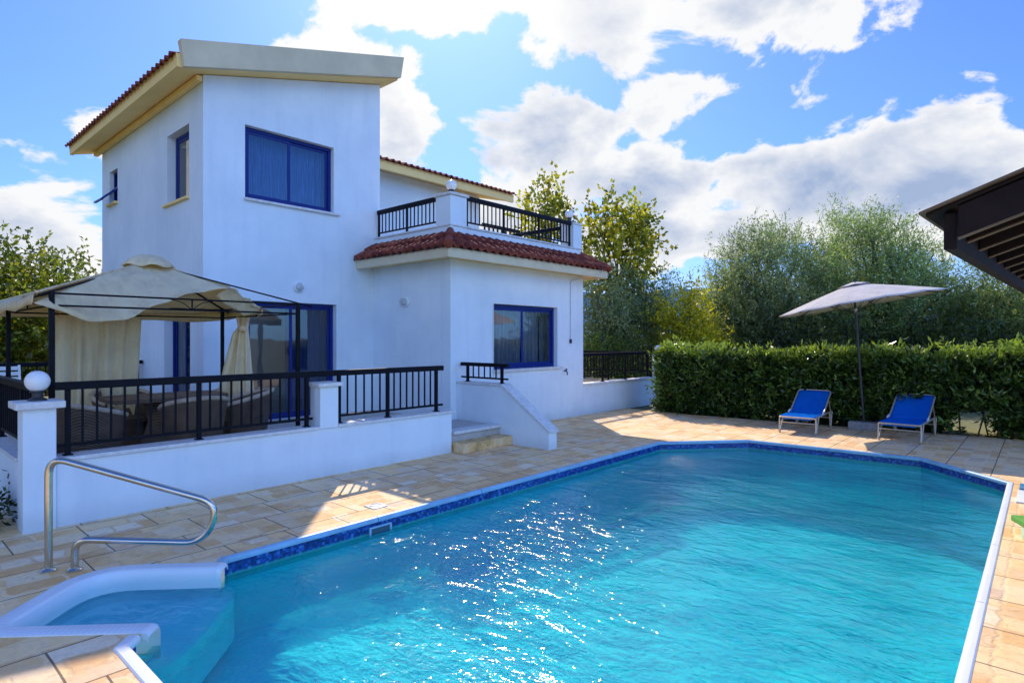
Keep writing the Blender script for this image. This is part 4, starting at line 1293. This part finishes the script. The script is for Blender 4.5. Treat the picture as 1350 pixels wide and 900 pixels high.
# ------------------------------------------------------------------ sun loungers
def lounger(label):
    t = thing('sun_lounger', (0, 0, 0), label, 'sun lounger', 'blue sun loungers by the hedge')
    W = 0.30
    zt = 0.31
    for s in (-1, 1):
        obj('side_rail', MB().tube(fillet([(0.0, s * (W - 0.06), zt - 0.01), (0.0, s * W, zt - 0.01), (1.50, s * W, zt)], 0.06, 5), 0.016, 8), M['alu'], t)
    obj('foot_bar', MB().tube([(0.0, -W + 0.06, zt - 0.01), (0.0, W - 0.06, zt - 0.01)], 0.016, 8), M['alu'], t)
    # bent U legs
    for x, lean in ((0.06, -0.04), (1.24, 0.05)):
        for s in (-1, 1):
            pts = fillet([(x, s * (W + 0.01), zt - 0.01), (x + lean * 0.4, s * (W + 0.015), 0.12), (x + lean, s * (W + 0.01), 0.012), (x + lean + 0.06, s * (W + 0.01), 0.012), (x + 0.24, s * (W + 0.005), zt - 0.015)], [0.08, 0.03, 0.03], 4)
            obj('leg', MB().tube(pts, 0.014, 8), M['alu'], t)
        obj('crossbar', MB().tube([(x + lean * 0.3, -W - 0.01, 0.20), (x + lean * 0.3, W + 0.01, 0.20)], 0.011, 8), M['alu'], t)
    # seat sling
    grid = []
    for i in range(13):
        x = 0.02 + 0.76 * i / 12
        grid.append([(x, y, zt + 0.012 - 0.03 * (1 - (y / W) ** 2) * math.sin(PI * min(1, i / 12 + 0.08))) for y in [W * (k / 6 - 1) for k in range(13)]])
    seat = obj('seat_sling', MB().sheet(grid), M['sling'], t, normals=False, angle=80, solid=0.006)
    obj('hem', MB().add([(0.012, -W + 0.05, zt + 0.012), (0.012, W - 0.05, zt + 0.012), (-0.004, W - 0.05, zt - 0.045), (-0.004, -W + 0.05, zt - 0.045)], [(0, 1, 2, 3)]), M['sling'], seat, normals=False)
    # backrest
    B0, B1 = Vector((0.76, 0, zt + 0.012)), Vector((1.45, 0, 0.71))
    bd = (B1 - B0).normalized()
    nb = Vector((-bd.z, 0, bd.x))
    grid = []
    for i in range(13):
        p = B0.lerp(B1, i / 12)
        w = W - 0.012 if i < 12 else W - 0.05
        grid.append([p + Vector((0, y, 0)) - nb * (0.03 * (1 - (y / W) ** 2) * math.sin(PI * i / 12)) for y in [w * (k / 6 - 1) for k in range(13)]])
    obj('back_sling', MB().sheet(grid), M['sling'], t, normals=False, angle=80, solid=0.006)
    top = B1 + bd * 0.01
    pts = fillet([B0 + Vector((0, -W, 0)), top + Vector((0, -W, 0)), top + Vector((0, W, 0)), B0 + Vector((0, W, 0))], 0.09, 6)
    obj('back_frame', MB().tube(pts, 0.015, 8), M['alu'], t)
    for s in (-1, 1):
        obj('back_prop', MB().tube([B0.lerp(B1, 0.6) + Vector((0, s * W, 0)), (1.40, s * W, zt)], 0.010, 8), M['alu'], t)
        obj('side_web', MB().bar((0.64, s * (W + 0.004), zt + 0.02), (0.78, s * (W + 0.004), zt + 0.05), 0.012, 0.04), M['white_plastic'], t, smooth=False)
    return t
lg = lounger('blue sling sun lounger left of the parasol base')
lg.location = (11.70, 3.42, 0.0); lg.rotation_euler.z = R(3)
dup(lg, (11.95, 1.86, 0.0), R(-2), 'blue sling sun lounger right of the parasol base')

# ------------------------------------------------------------------ parasol
pa = thing('parasol', (13.15, 2.62, 0), 'open grey parasol tilted on a dark pole in front of the hedge', 'parasol')
base = Vector((13.15, 2.62, 0))
rt = Vector((math.sin(YAW), -math.cos(YAW), 0))
topp = base + Vector((0, 0, 2.82)) - rt * 0.20
mb = MB().tube([base + Vector((0, 0, 0.16)), base.lerp(topp, 0.99)], 0.021, 12)
obj('pole', mb, M['dark_plastic'], pa)
obj('collar', MB().tube([base.lerp(topp, 0.80), base.lerp(topp, 0.83)], 0.032, 12), M['alu'], pa)
mb = MB()
bmx = Matrix.Rotation(R(8), 3, 'Z')
loop = [tuple((bmx @ Vector((x, y, 0))).xy) for x, y in ((-0.12, -0.26), (0.12, -0.26), (0.12, 0.26), (-0.12, 0.26))]
mb.prism([(13.15 + x, 2.62 + y) for x, y in loop], XY, 0.001, 0.15)
obj('base_block', mb, M['concrete'], pa, smooth=False, bev=0.012)
NR = 12
tilt_axis = Vector((math.cos(YAW), math.sin(YAW), 0))
Rt = Matrix.Rotation(R(-4.0), 3, Vector((math.sin(YAW), -math.cos(YAW), 0))) @ Matrix.Rotation(R(-8.5), 3, tilt_axis)
def cp(r, a, z):
    return topp + Rt @ Vector((r * math.cos(a), r * math.sin(a), z))
rise, rad = 0.40, 1.44
grid = []
for j in range(11):
    t = 0.10 + 0.90 * j / 10
    row = []
    for i in range(NR * 6 + 1):
        a = 2 * PI * i / (NR * 6)
        ph = (i % 6) / 6
        sc = math.sin(PI * ph)
        r = rad * t * (1 - 0.045 * sc * t)
        z = -rise * (t ** 1.12) - 0.012 * sc * t * t
        row.append(cp(r, a, z))
    grid.append(row)
obj('canopy', MB().sheet(grid), M['parasol'], pa, normals=False, angle=25, solid=0.004)
grid = []
for j in range(4):
    t = 0.02 + 0.17 * j / 3
    grid.append([cp(rad * t, 2 * PI * i / 36, 0.035 - rise * t * 0.9 + 0.006 * math.sin(6 * 2 * PI * i / 36)) for i in range(37)])
obj('vent_cap', MB().sheet(grid), M['parasol'], pa, normals=False, solid=0.004)
obj('finial', MB().lathe([(0.02, 0), (0.028, 0.03), (0.012, 0.06), (0.004, 0.08)], 12, tuple(topp + Vector((0, 0, 0.02)))), M['dark_plastic'], pa)
for k in range(NR):
    a = 2 * PI * k / NR
    mb = MB().tube([cp(0.05, a, -0.05), cp(rad * 0.99, a, -rise - 0.015)], 0.008, 6)
    mb.tube([base.lerp(topp, 0.80) + Rt @ Vector((0.03 * math.cos(a), 0.03 * math.sin(a), 0)), cp(rad * 0.5, a, -rise * 0.5 - 0.03)], 0.006, 5)
    obj('rib', mb, M['dark_plastic'], pa)

# ------------------------------------------------------------------ timber pavilion at the right
pv = thing('pavilion_roof', (6.5, -1.0, 0), 'dark timber pavilion roof with open rafters at the right edge', 'pavilion')
V0 = Vector((4.02, 0.417, 2.24))
ed = Vector((math.cos(R(-3.1)), math.sin(R(-3.1)), 0))
ind = Vector((ed.y, -ed.x, 0))            # inwards, away from the pool
pit = 0.36
Lp = 6.6
up = Vector((0, 0, 1))
def pp(s, q, z=0.0): return V0 + ed * s + ind * q + up * (z + q * pit)
def pbar(name, a, b, c, d, m, bev=0.006):
    """bar with four-corner section swept from one end to the other"""
    mb = MB().add(a + b, [(0, 1, 2, 3), (7, 6, 5, 4), (0, 4, 5, 1), (1, 5, 6, 2), (2, 6, 7, 3), (3, 7, 4, 0)])
    return obj(name, mb, m, pv, smooth=False, bev=bev)
# eave beam
def sec(s, q0, q1, z0, z1):
    return [V0 + ed * s + ind * q0 + up * z0, V0 + ed * s + ind * q1 + up * z0, V0 + ed * s + ind * q1 + up * z1, V0 + ed * s + ind * q0 + up * z1]
pbar('eave_beam', sec(0.0, 0.0, 0.06, -0.001, 0.20), sec(Lp, 0.0, 0.06, -0.001, 0.20), 0, 0, M['timber'])
# gable board facing the pool end
def barge(s0, s1, q0, q1, z0, z1):
    return ([pp(s0, q0, z0), pp(s1, q0, z0), pp(s1, q0, z1), pp(s0, q0, z1)], [pp(s0, q1, z0), pp(s1, q1, z0), pp(s1, q1, z1), pp(s0, q1, z1)])
a, b = barge(-0.045, -0.002, 0.07, 3.2, 0.03, 0.20)
pbar('verge_board', a, b, 0, 0, M['timber'])
a, b = barge(-0.045, -0.002, 0.07, 3.2, 0.021, 0.029)
pbar('verge_edge', a, b, 0, 0, M['timber_edge'], 0)
for k in range(15):
    s = 0.32 + 0.45 * k
    if s > Lp - 0.05: break
    a, b = barge(s, s + 0.05, 0.062, 3.2, 0.055, 0.185)
    r_ = pbar('rafter', a, b, 0, 0, M['timber'])
    a, b = barge(s, s + 0.05, 0.062, 3.2, 0.048, 0.0545)
    mb = MB().add(a + b, [(0, 1, 2, 3), (7, 6, 5, 4), (0, 4, 5, 1), (1, 5, 6, 2), (2, 6, 7, 3), (3, 7, 4, 0)])
    obj('rafter_edge', mb, M['timber_edge'], r_, smooth=False)
a, b = barge(-0.06, Lp, -0.07, 3.25, 0.205, 0.225)
pbar('roof_board', a, b, 0, 0, M['timber'])
a, b = barge(-0.09, Lp, -0.10, 3.25, 0.228, 0.245)
pbar('roof_felt', a, b, 0, 0, M['timber_edge'])
for s in (0.7, 3.4, 6.2):
    q = 0.80
    p = V0 + ed * s + ind * q
    obj('post', MB().box(p.x - 0.06, p.x + 0.06, p.y - 0.06, p.y + 0.06, 0.001, 2.27 + q * pit + 0.04), M['timber'], pv, smooth=False, bev=0.006)
    p = V0 + ed * s + ind * 3.1
    obj('post', MB().box(p.x - 0.06, p.x + 0.06, p.y - 0.06, p.y + 0.06, 0.001, 2.27 + 3.1 * pit + 0.04), M['timber'], pv, smooth=False, bev=0.006)

# ------------------------------------------------------------------ foliage
def leaves(name, m, P, axis, L, W, colr, parent=None, fold=0.25):
    """P: N x 3 leaf bases, axis: N x 3 directions, L/W sizes, colr: N x 3"""
    N = len(P)
    axis = axis / (np.linalg.norm(axis, axis=1, keepdims=True) + 1e-9)
    rv = rng.normal(size=(N, 3))
    side = np.cross(axis, rv)
    side /= (np.linalg.norm(side, axis=1, keepdims=True) + 1e-9)
    L = np.broadcast_to(L, (N,))[:, None]
    W = np.broadcast_to(W, (N,))[:, None]
    nrm = np.cross(axis, side)
    mid = P + axis * L * 0.45 + nrm * W * fold
    V = np.stack([P, mid + side * W * 0.5, P + axis * L, mid - side * W * 0.5], axis=1).reshape(-1, 3)
    org = ORG.get(parent.name, Vector((0, 0, 0))) if parent else Vector((0, 0, 0))
    V = V - np.array(org)
    me = bpy.data.meshes.new(name)
    me.vertices.add(4 * N)
    me.vertices.foreach_set('co', V.astype(np.float32).ravel())
    me.loops.add(4 * N)
    me.loops.foreach_set('vertex_index', np.arange(4 * N, dtype=np.int32))
    me.polygons.add(N)
    me.polygons.foreach_set('loop_start', np.arange(0, 4 * N, 4, dtype=np.int32))
    me.update(calc_edges=True)
    at = me.attributes.new('Col', 'FLOAT_COLOR', 'POINT')
    C4 = np.ones((4 * N, 4), dtype=np.float32)
    C4[:, :3] = np.repeat(colr, 4, axis=0)
    at.data.foreach_set('color', C4.ravel())
    me.materials.append(m)
    o = bpy.data.objects.new(name, me)
    col.objects.link(o)
    if parent:
        o.parent = parent
        ORG[o.name] = org
    return o

def palette(cols, wts, n):
    cols = np.array(cols)
    i = rng.choice(len(cols), size=n, p=np.array(wts) / sum(wts))
    return cols[i]

def crown(center, radii, nclump, twigs, per, tl, ll, lw, cols, wts, up=0.4, out=0.6, droop=0.0, shell=0.5, cr=0.35, spread=0.5, floor_=None, jit=0.25):
    """returns leaf arrays: clumps inside an ellipsoid, twigs from each clump, leaves along twigs"""
    c = np.array(center)
    radii = np.array(radii)
    dirs = rng.normal(size=(nclump, 3))
    dirs /= np.linalg.norm(dirs, axis=1, keepdims=True)
    rad = shell + (1 - shell) * rng.random(nclump) ** 0.6
    lump = 1 + 0.22 * np.sin(dirs[:, 0] * 4 + dirs[:, 2] * 5 + c[0]) * np.cos(dirs[:, 1] * 5 + c[1])
    cc = c + dirs * (rad * lump)[:, None] * radii
    cb = rng.uniform(1 - jit * 1.6, 1 + jit * 1.6, size=nclump)
    ccol = palette(cols, wts, nclump)
    ti = np.repeat(np.arange(nclump), twigs)
    nt = len(ti)
    tp = cc[ti] + rng.normal(size=(nt, 3)) * cr
    td = dirs[ti] * out + rng.normal(size=(nt, 3)) * spread
    td[:, 2] += up
    td /= np.linalg.norm(td, axis=1, keepdims=True)
    li = np.repeat(np.arange(nt), per)
    s = np.tile(np.linspace(0, 1, per), nt) * tl * np.repeat(rng.uniform(0.6, 1.2, nt), per)
    P = tp[li] + td[li] * s[:, None] + rng.normal(size=(len(li), 3)) * 0.02
    P[:, 2] -= droop * s * s
    ax = td[li] * 0.8 + rng.normal(size=(len(li), 3)) * 0.65
    ax[:, 2] -= droop * 0.8
    k = (cb[ti][li] * rng.uniform(1 - jit, 1 + jit, len(li)))[:, None]
    mixc = ccol[ti][li] * 0.7 + palette(cols, wts, len(li)) * 0.3
    L = ll * rng.uniform(0.7, 1.25, len(li))
    W = lw * rng.uniform(0.7, 1.25, len(li))
    if floor_ is not None:
        keep = P[:, 2] > floor_
        P, ax, L, W, k, mixc = P[keep], ax[keep], L[keep], W[keep], k[keep], mixc[keep]
    return P, ax, L, W, mixc * k, cc

def core(center, radii, n, size, c):
    d = rng.normal(size=(n, 3)); d /= np.linalg.norm(d, axis=1, keepdims=True)
    P = np.array(center) + d * (rng.random(n) ** 0.4)[:, None] * np.array(radii)
    C = np.array([c]) * rng.uniform(0.5, 1.5, (n, 1))
    return P, rng.normal(size=(n, 3)), size * rng.uniform(0.6, 1.3, n), size * 0.5 * rng.uniform(0.7, 1.3, n), C

def limbs(mb, base, ctrs, r0, fork, nmax=14, seed=0):
    rnd = random.Random(seed)
    base = Vector(base)
    fork = Vector(fork)
    bend = base.lerp(fork, 0.5) + Vector((rnd.uniform(-0.1, 0.1), rnd.uniform(-0.1, 0.1), 0))
    pts = curve_pts([base, bend, fork], 5)
    mb.tube(pts, [r0 * (1.25 - 0.55 * i / (len(pts) - 1)) for i in range(len(pts))], 9)
    pick = list(range(len(ctrs)))
    rnd.shuffle(pick)
    for i in pick[:nmax]:
        e = Vector(ctrs[i])
        m_ = fork.lerp(e, 0.5) + Vector((rnd.uniform(-0.25, 0.25), rnd.uniform(-0.25, 0.25), rnd.uniform(0, 0.3)))
        pts = curve_pts([fork, m_, e], 5)
        mb.tube(pts, [max(0.008, r0 * 0.42 * (1 - 0.85 * k / (len(pts) - 1))) for k in range(len(pts))], 6)

def tree(name, label, cat, base, center, radii, r0, fork_h, nclump, twigs, per, tl, ll, lw, cols, wts, group=None, mat_='leaf', nl=14, seed=0, extra=None, dense=None, **kw):
    t = thing(name, base, label, cat, group)
    P, ax, L, W, C, cc = crown(center, radii, nclump, twigs, per, tl, ll, lw, cols, wts, **kw)
    if extra:
        for e in extra:
            q = crown(*e[0], **e[1])
            P, ax, L, W, C = (np.concatenate([u, v]) for u, v in zip((P, ax, L, W, C), q[:5]))
            cc = np.concatenate([cc, q[5]])
    if dense:
        q = core((center[0], center[1], center[2] - 0.12 * radii[2]), [r * dense[1] for r in radii], dense[0], dense[2], np.mean(np.array(cols), axis=0) * 0.9)
        P, ax, L, W, C = (np.concatenate([u, v]) for u, v in zip((P, ax, L, W, C), q))
    leaves('crown', M[mat_], P, ax, L, W, C, t)
    mb = MB()
    fk = (base[0] + (center[0] - base[0]) * 0.5, base[1] + (center[1] - base[1]) * 0.5, fork_h)
    limbs(mb, (base[0], base[1], base[2] - 0.1), cc, r0, fk, nl, seed)
    obj('trunk', mb, M['bark'], t, angle=60)
    return t

OL = [(0.21, 0.29, 0.15), (0.33, 0.40, 0.22), (0.10, 0.145, 0.075), (0.46, 0.50, 0.30)]
OLW = [4, 3, 3, 1]
GY = [(0.40, 0.38, 0.03), (0.22, 0.26, 0.03), (0.60, 0.50, 0.04), (0.10, 0.13, 0.02)]
GYW = [4, 4, 2, 2]
YB = [(0.42, 0.40, 0.015), (0.55, 0.48, 0.02), (0.22, 0.26, 0.02)]
DG = [(0.05, 0.08, 0.026), (0.09, 0.12, 0.036), (0.028, 0.045, 0.018), (0.14, 0.17, 0.05)]

# citrus left of the villa
tree('citrus_tree', 'dense yellow green tree left of the villa behind the gazebo', 'tree', (2.6, 20.5, -0.05), (2.5, 20.2, 2.05), (3.1, 2.6, 1.75), 0.16, 1.2, 430, 12, 7, 0.36, 0.13, 0.075,
     [(0.14, 0.19, 0.02), (0.25, 0.27, 0.025), (0.06, 0.09, 0.015), (0.38, 0.34, 0.035)], [4, 3, 3, 1], up=0.2, cr=0.32, shell=0.35, seed=1, dense=(3400, 0.98, 0.22), mat_='leaf_gloss')
tree('citrus_tree', 'dark leafy tree at the far left edge beyond the terrace railing', 'tree', (-1.4, 18.2, -0.05), (-1.3, 18.2, 2.0), (2.2, 2.2, 1.9), 0.14, 1.0, 150, 12, 7, 0.45, 0.13, 0.075,
     [(0.08, 0.12, 0.018), (0.13, 0.16, 0.02), (0.04, 0.065, 0.015)], [4, 3, 3], up=0.2, cr=0.32, shell=0.35, seed=2, dense=(1800, 0.95, 0.22), mat_='leaf_gloss')
# two thin plane trees behind the balcony
tree('plane_tree', 'sparse tree with yellow green leaves rising behind the balcony railing', 'tree', (18.05, 14.35, -0.05), (18.05, 14.35, 5.6), (1.15, 1.15, 2.1), 0.10, 3.4, 120, 4, 7, 0.5, 0.17, 0.13, GY, GYW, up=0.5, cr=0.22, shell=0.25, seed=3, spread=0.6, nl=22)
tree('plane_tree', 'sparse yellow green tree standing just right of the villa eave', 'tree', (19.0, 11.8, -0.05), (18.95, 11.7, 4.9), (1.4, 1.4, 2.2), 0.12, 2.9, 170, 4, 7, 0.5, 0.17, 0.13, GY, GYW, up=0.4, cr=0.25, shell=0.25, seed=4, spread=0.6, nl=26)
# drooping olives right of the villa
tree('olive_tree', 'drooping grey green tree touching the right corner of the villa', 'tree', (17.1, 11.1, -0.05), (17.1, 11.0, 2.35), (1.1, 1.1, 1.65), 0.13, 1.5, 100, 10, 10, 0.75, 0.13, 0.035, OL, OLW, up=0.1, droop=0.9, cr=0.25, shell=0.35, seed=5, dense=(900, 0.75, 0.18))
tree('olive_tree', 'drooping grey tree with brown trunk between villa and yellow bush', 'tree', (18.8, 10.3, -0.05), (18.8, 10.3, 2.6), (0.95, 0.95, 1.45), 0.14, 1.9, 70, 10, 10, 0.8, 0.13, 0.035, OL, OLW, up=0.1, droop=0.9, cr=0.22, shell=0.35, seed=6, dense=(500, 0.7, 0.18))
tree('yellow_bush', 'bright yellow green bush behind the left end of the hedge', 'bush', (17.6, 8.35, -0.05), (17.6, 8.35, 1.75), (0.85, 0.95, 1.35), 0.06, 0.8, 90, 7, 8, 0.5, 0.13, 0.05, YB, [4, 3, 3], up=0.5, cr=0.2, shell=0.3, seed=7, dense=(700, 0.85, 0.16))
# the two large olives behind the hedge
tree('olive_tree', 'tall feathery olive tree behind the hedge left of the parasol', 'tree', (20.5, 7.0, -0.05), (20.5, 6.9, 2.95), (1.8, 1.8, 2.3), 0.20, 1.6, 430, 10, 11, 0.58, 0.125, 0.030, OL, OLW, up=0.7, cr=0.26, shell=0.45, seed=8, dense=(1700, 0.62, 0.18), out=0.5, nl=20,
     extra=[(((20.2, 8.3, 1.9), (0.9, 0.9, 1.5), 90, 10, 11, 0.55, 0.125, 0.030, OL, OLW), dict(up=0.5, cr=0.25))])
tree('olive_tree', 'broad tall olive tree behind the hedge directly above the parasol', 'tree', (22.3, 4.0, -0.05), (22.2, 4.15, 3.1), (2.05, 2.0, 2.45), 0.22, 1.6, 480, 10, 11, 0.58, 0.125, 0.030, [(0.25, 0.36, 0.14), (0.36, 0.46, 0.21), (0.12, 0.18, 0.07), (0.46, 0.52, 0.29)], OLW, up=0.75, cr=0.26, shell=0.45, seed=9, dense=(1900, 0.64, 0.18), out=0.45, nl=20)
tree('olive_tree', 'lower olive tree behind the hedge under the pavilion beam', 'tree', (22.6, 1.15, -0.05), (22.6, 1.15, 2.0), (1.7, 1.7, 1.75), 0.16, 1.2, 260, 10, 10, 0.55, 0.125, 0.032, [(0.25, 0.33, 0.12), (0.35, 0.40, 0.19), (0.13, 0.18, 0.065)], [4, 2, 3], up=0.5, cr=0.3, shell=0.4, seed=10, dense=(2800, 0.85, 0.20), nl=16)
tree('olive_tree', 'low olive tree at the right edge behind the hedge', 'tree', (23.0, -1.6, -0.05), (23.0, -1.5, 1.9), (1.8, 1.8, 1.8), 0.16, 1.2, 190, 10, 10, 0.55, 0.125, 0.034, [(0.25, 0.33, 0.12), (0.35, 0.40, 0.19), (0.13, 0.18, 0.065)], [4, 2, 3], up=0.5, cr=0.3, shell=0.4, seed=12, dense=(2200, 0.85, 0.20), nl=16)
# dark understorey between hedge and olives
u_ = [(23.4, 9.6, 1.3, 2.0, 1.5), (25.0, 6.4, 1.3, 2.2, 1.6), (25.6, 2.6, 1.3, 2.4, 1.6), (19.0, 5.4, 0.9, 1.3, 1.2), (20.2, 2.4, 0.9, 1.3, 1.2), (25.5, -0.6, 1.3, 2.2, 1.5), (21.5, 12.2, 1.3, 2.0, 1.6)]
ul = ['dark shrub far behind the yellow bush', 'dark shrub behind the tall feathery olive', 'dark shrub behind the broad olive', 'low dark shrub in front of the feathery olive', 'low dark shrub in front of the broad olive', 'dark shrub behind the low right olive', 'dark shrub behind the drooping trees']
for k, (x, y, z, rxy, rz) in enumerate(u_):
    tree('dark_shrub', ul[k], 'shrub', (x, y, -0.05), (x, y, z), (rxy, rxy, rz), 0.06, 0.5, 90, 9, 9, 0.6, 0.17, 0.06, DG, [4, 3, 3, 1], group='dark shrubs behind the hedge', up=0.3, cr=0.35, shell=0.2, seed=20 + k, nl=8, dense=(1500, 0.9, 0.24))
tree('green_shrub', 'light green shrub behind the garden wall railing', 'shrub', (15.6, 10.4, -0.05), (15.6, 10.4, 0.85), (0.9, 1.2, 0.75), 0.04, 0.4, 70, 8, 8, 0.4, 0.14, 0.04, [(0.13, 0.20, 0.03), (0.08, 0.13, 0.025)], [2, 2], up=0.7, cr=0.25, shell=0.3, seed=31, nl=8)
tree('small_plant', 'small dark plant growing against the terrace wall at far left', 'plant', (0.75, 7.35, -0.05), (0.75, 7.35, 0.16), (0.22, 0.3, 0.16), 0.012, 0.08, 30, 6, 5, 0.14, 0.07, 0.03, [(0.05, 0.09, 0.03), (0.03, 0.05, 0.02)], [1, 1], up=0.6, cr=0.08, shell=0.3, seed=32, nl=8)

# the clipped hedge
def hedge():
    t = thing('hedge', (13.9, 3, 0), 'long clipped dark green hedge behind the loungers and parasol', 'hedge')
    fx = lambda y: 13.62 - 0.098 * y
    Y0, Y1, H, TH = -6.0, 6.95, 1.42, 1.25
    pos, nor = [], []
    def face(n, f):
        u, v = rng.random(n), rng.random(n)
        p, q = f(u, v)
        pos.append(p); nor.append(q)
    def front(u, v):
        y = Y0 + (Y1 - Y0) * u
        z = 0.02 + (H - 0.02) * v
        bul = 0.10 * np.sin(y * 2.3) * np.sin(z * 3 + y) + 0.05 * np.sin(y * 6.1 + z * 4)
        x = fx(y) - bul + 0.10 * (v > 0.93) + 0.12 * (v < 0.12)
        return np.stack([x, y, z], 1), np.tile(np.array([-1.0, 0, 0.25]), (len(u), 1))
    def top(u, v):
        y = Y0 + (Y1 - Y0) * u
        x = fx(y) + TH * v
        z = H + 0.05 * np.sin(y * 2.1 + x) + 0.04 * np.sin(y * 5.7) + 0.04 * np.sin(y * 0.9 + 1)
        return np.stack([x, y, z], 1), np.tile(np.array([-0.15, 0, 1.0]), (len(u), 1))
    def end(u, v):
        x = fx(Y1) + TH * u
        z = 0.02 + (H - 0.02) * v
        y = Y1 + 0.06 * np.sin(z * 5 + x * 3)
        return np.stack([x, y, z], 1), np.tile(np.array([-0.2, 1.0, 0.25]), (len(u), 1))
    def back(u, v):
        y = Y0 + (Y1 - Y0) * u
        z = 0.02 + (H - 0.02) * v
        return np.stack([fx(y) + TH, y, z], 1), np.tile(np.array([1.0, 0, 0.25]), (len(u), 1))
    face(6200, front); face(4600, top); face(700, end); face(2200, back)
    B = np.concatenate(pos); Nn = np.concatenate(nor)
    # ragged opening near the ground at the right
    def hole(p):
        return (((p[:, 1] - 1.02) / 0.28) ** 2 + ((p[:, 2] - 0.22) / 0.30) ** 2) < 1 + 0.3 * np.sin(p[:, 1] * 40)
    keep = ~hole(B)
    B, Nn = B[keep], Nn[keep]
    n = len(B)
    per = 7
    td = Nn * 0.7 + rng.normal(size=(n, 3)) * 0.55
    td[:, 2] += 0.45
    td /= np.linalg.norm(td, axis=1, keepdims=True)
    depth = rng.uniform(0.0, 0.28, n)
    B = B - Nn * depth[:, None]
    li = np.repeat(np.arange(n), per)
    tl = np.where(rng.random(n) < 0.07, 0.32, 0.17)
    s = np.tile(np.linspace(0, 1, per), n) * tl[li]
    P = B[li] + td[li] * s[:, None]
    ax = td[li] * 0.75 + rng.normal(size=(len(li), 3)) * 0.6
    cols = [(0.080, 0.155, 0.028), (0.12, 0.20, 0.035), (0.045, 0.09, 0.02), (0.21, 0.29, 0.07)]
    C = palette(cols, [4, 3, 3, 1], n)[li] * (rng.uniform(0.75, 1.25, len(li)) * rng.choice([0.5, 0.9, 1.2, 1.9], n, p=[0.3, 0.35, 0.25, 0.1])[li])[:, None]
    top_mix = np.clip((P[:, 2] - (H - 0.06)) / 0.16, 0, 1)[:, None]
    C = C * (1 - top_mix) + np.array([[0.24, 0.33, 0.05]]) * top_mix  # leaf colour turns paler yellow-green towards the hedge top
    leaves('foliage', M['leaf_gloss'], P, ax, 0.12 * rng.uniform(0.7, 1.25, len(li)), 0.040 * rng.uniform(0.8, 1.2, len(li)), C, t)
    # inner twiggy mass
    m = 9000
    y = Y0 + (Y1 - Y0) * rng.random(m)
    x = fx(y) + 0.25 + (TH - 0.5) * rng.random(m)
    z = 0.05 + 1.4 * rng.random(m)
    Q = np.stack([x, y, z], 1)
    Q = Q[~((np.abs(Q[:, 1] - 1.0) < 0.42) & (Q[:, 2] < 0.55))]
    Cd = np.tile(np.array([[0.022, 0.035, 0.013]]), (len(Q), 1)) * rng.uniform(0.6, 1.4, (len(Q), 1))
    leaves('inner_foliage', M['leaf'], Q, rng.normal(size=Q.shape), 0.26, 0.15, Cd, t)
    mb = MB()
    rnd = random.Random(8)
    for k in range(70):
        yy = Y0 + 0.3 + (Y1 - Y0 - 0.5) * k / 69 + rnd.uniform(-0.06, 0.06)
        xx = fx(yy) + rnd.uniform(0.2, 0.7)
        mb.tube(curve_pts([(xx, yy, -0.05), (xx + rnd.uniform(-0.1, 0.1), yy + rnd.uniform(-0.1, 0.1), 0.5), (xx + rnd.uniform(-0.2, 0.2), yy + rnd.uniform(-0.2, 0.2), 1.3)], 3), 0.014, 5)
    obj('stems', mb, M['bark'], t)
hedge()
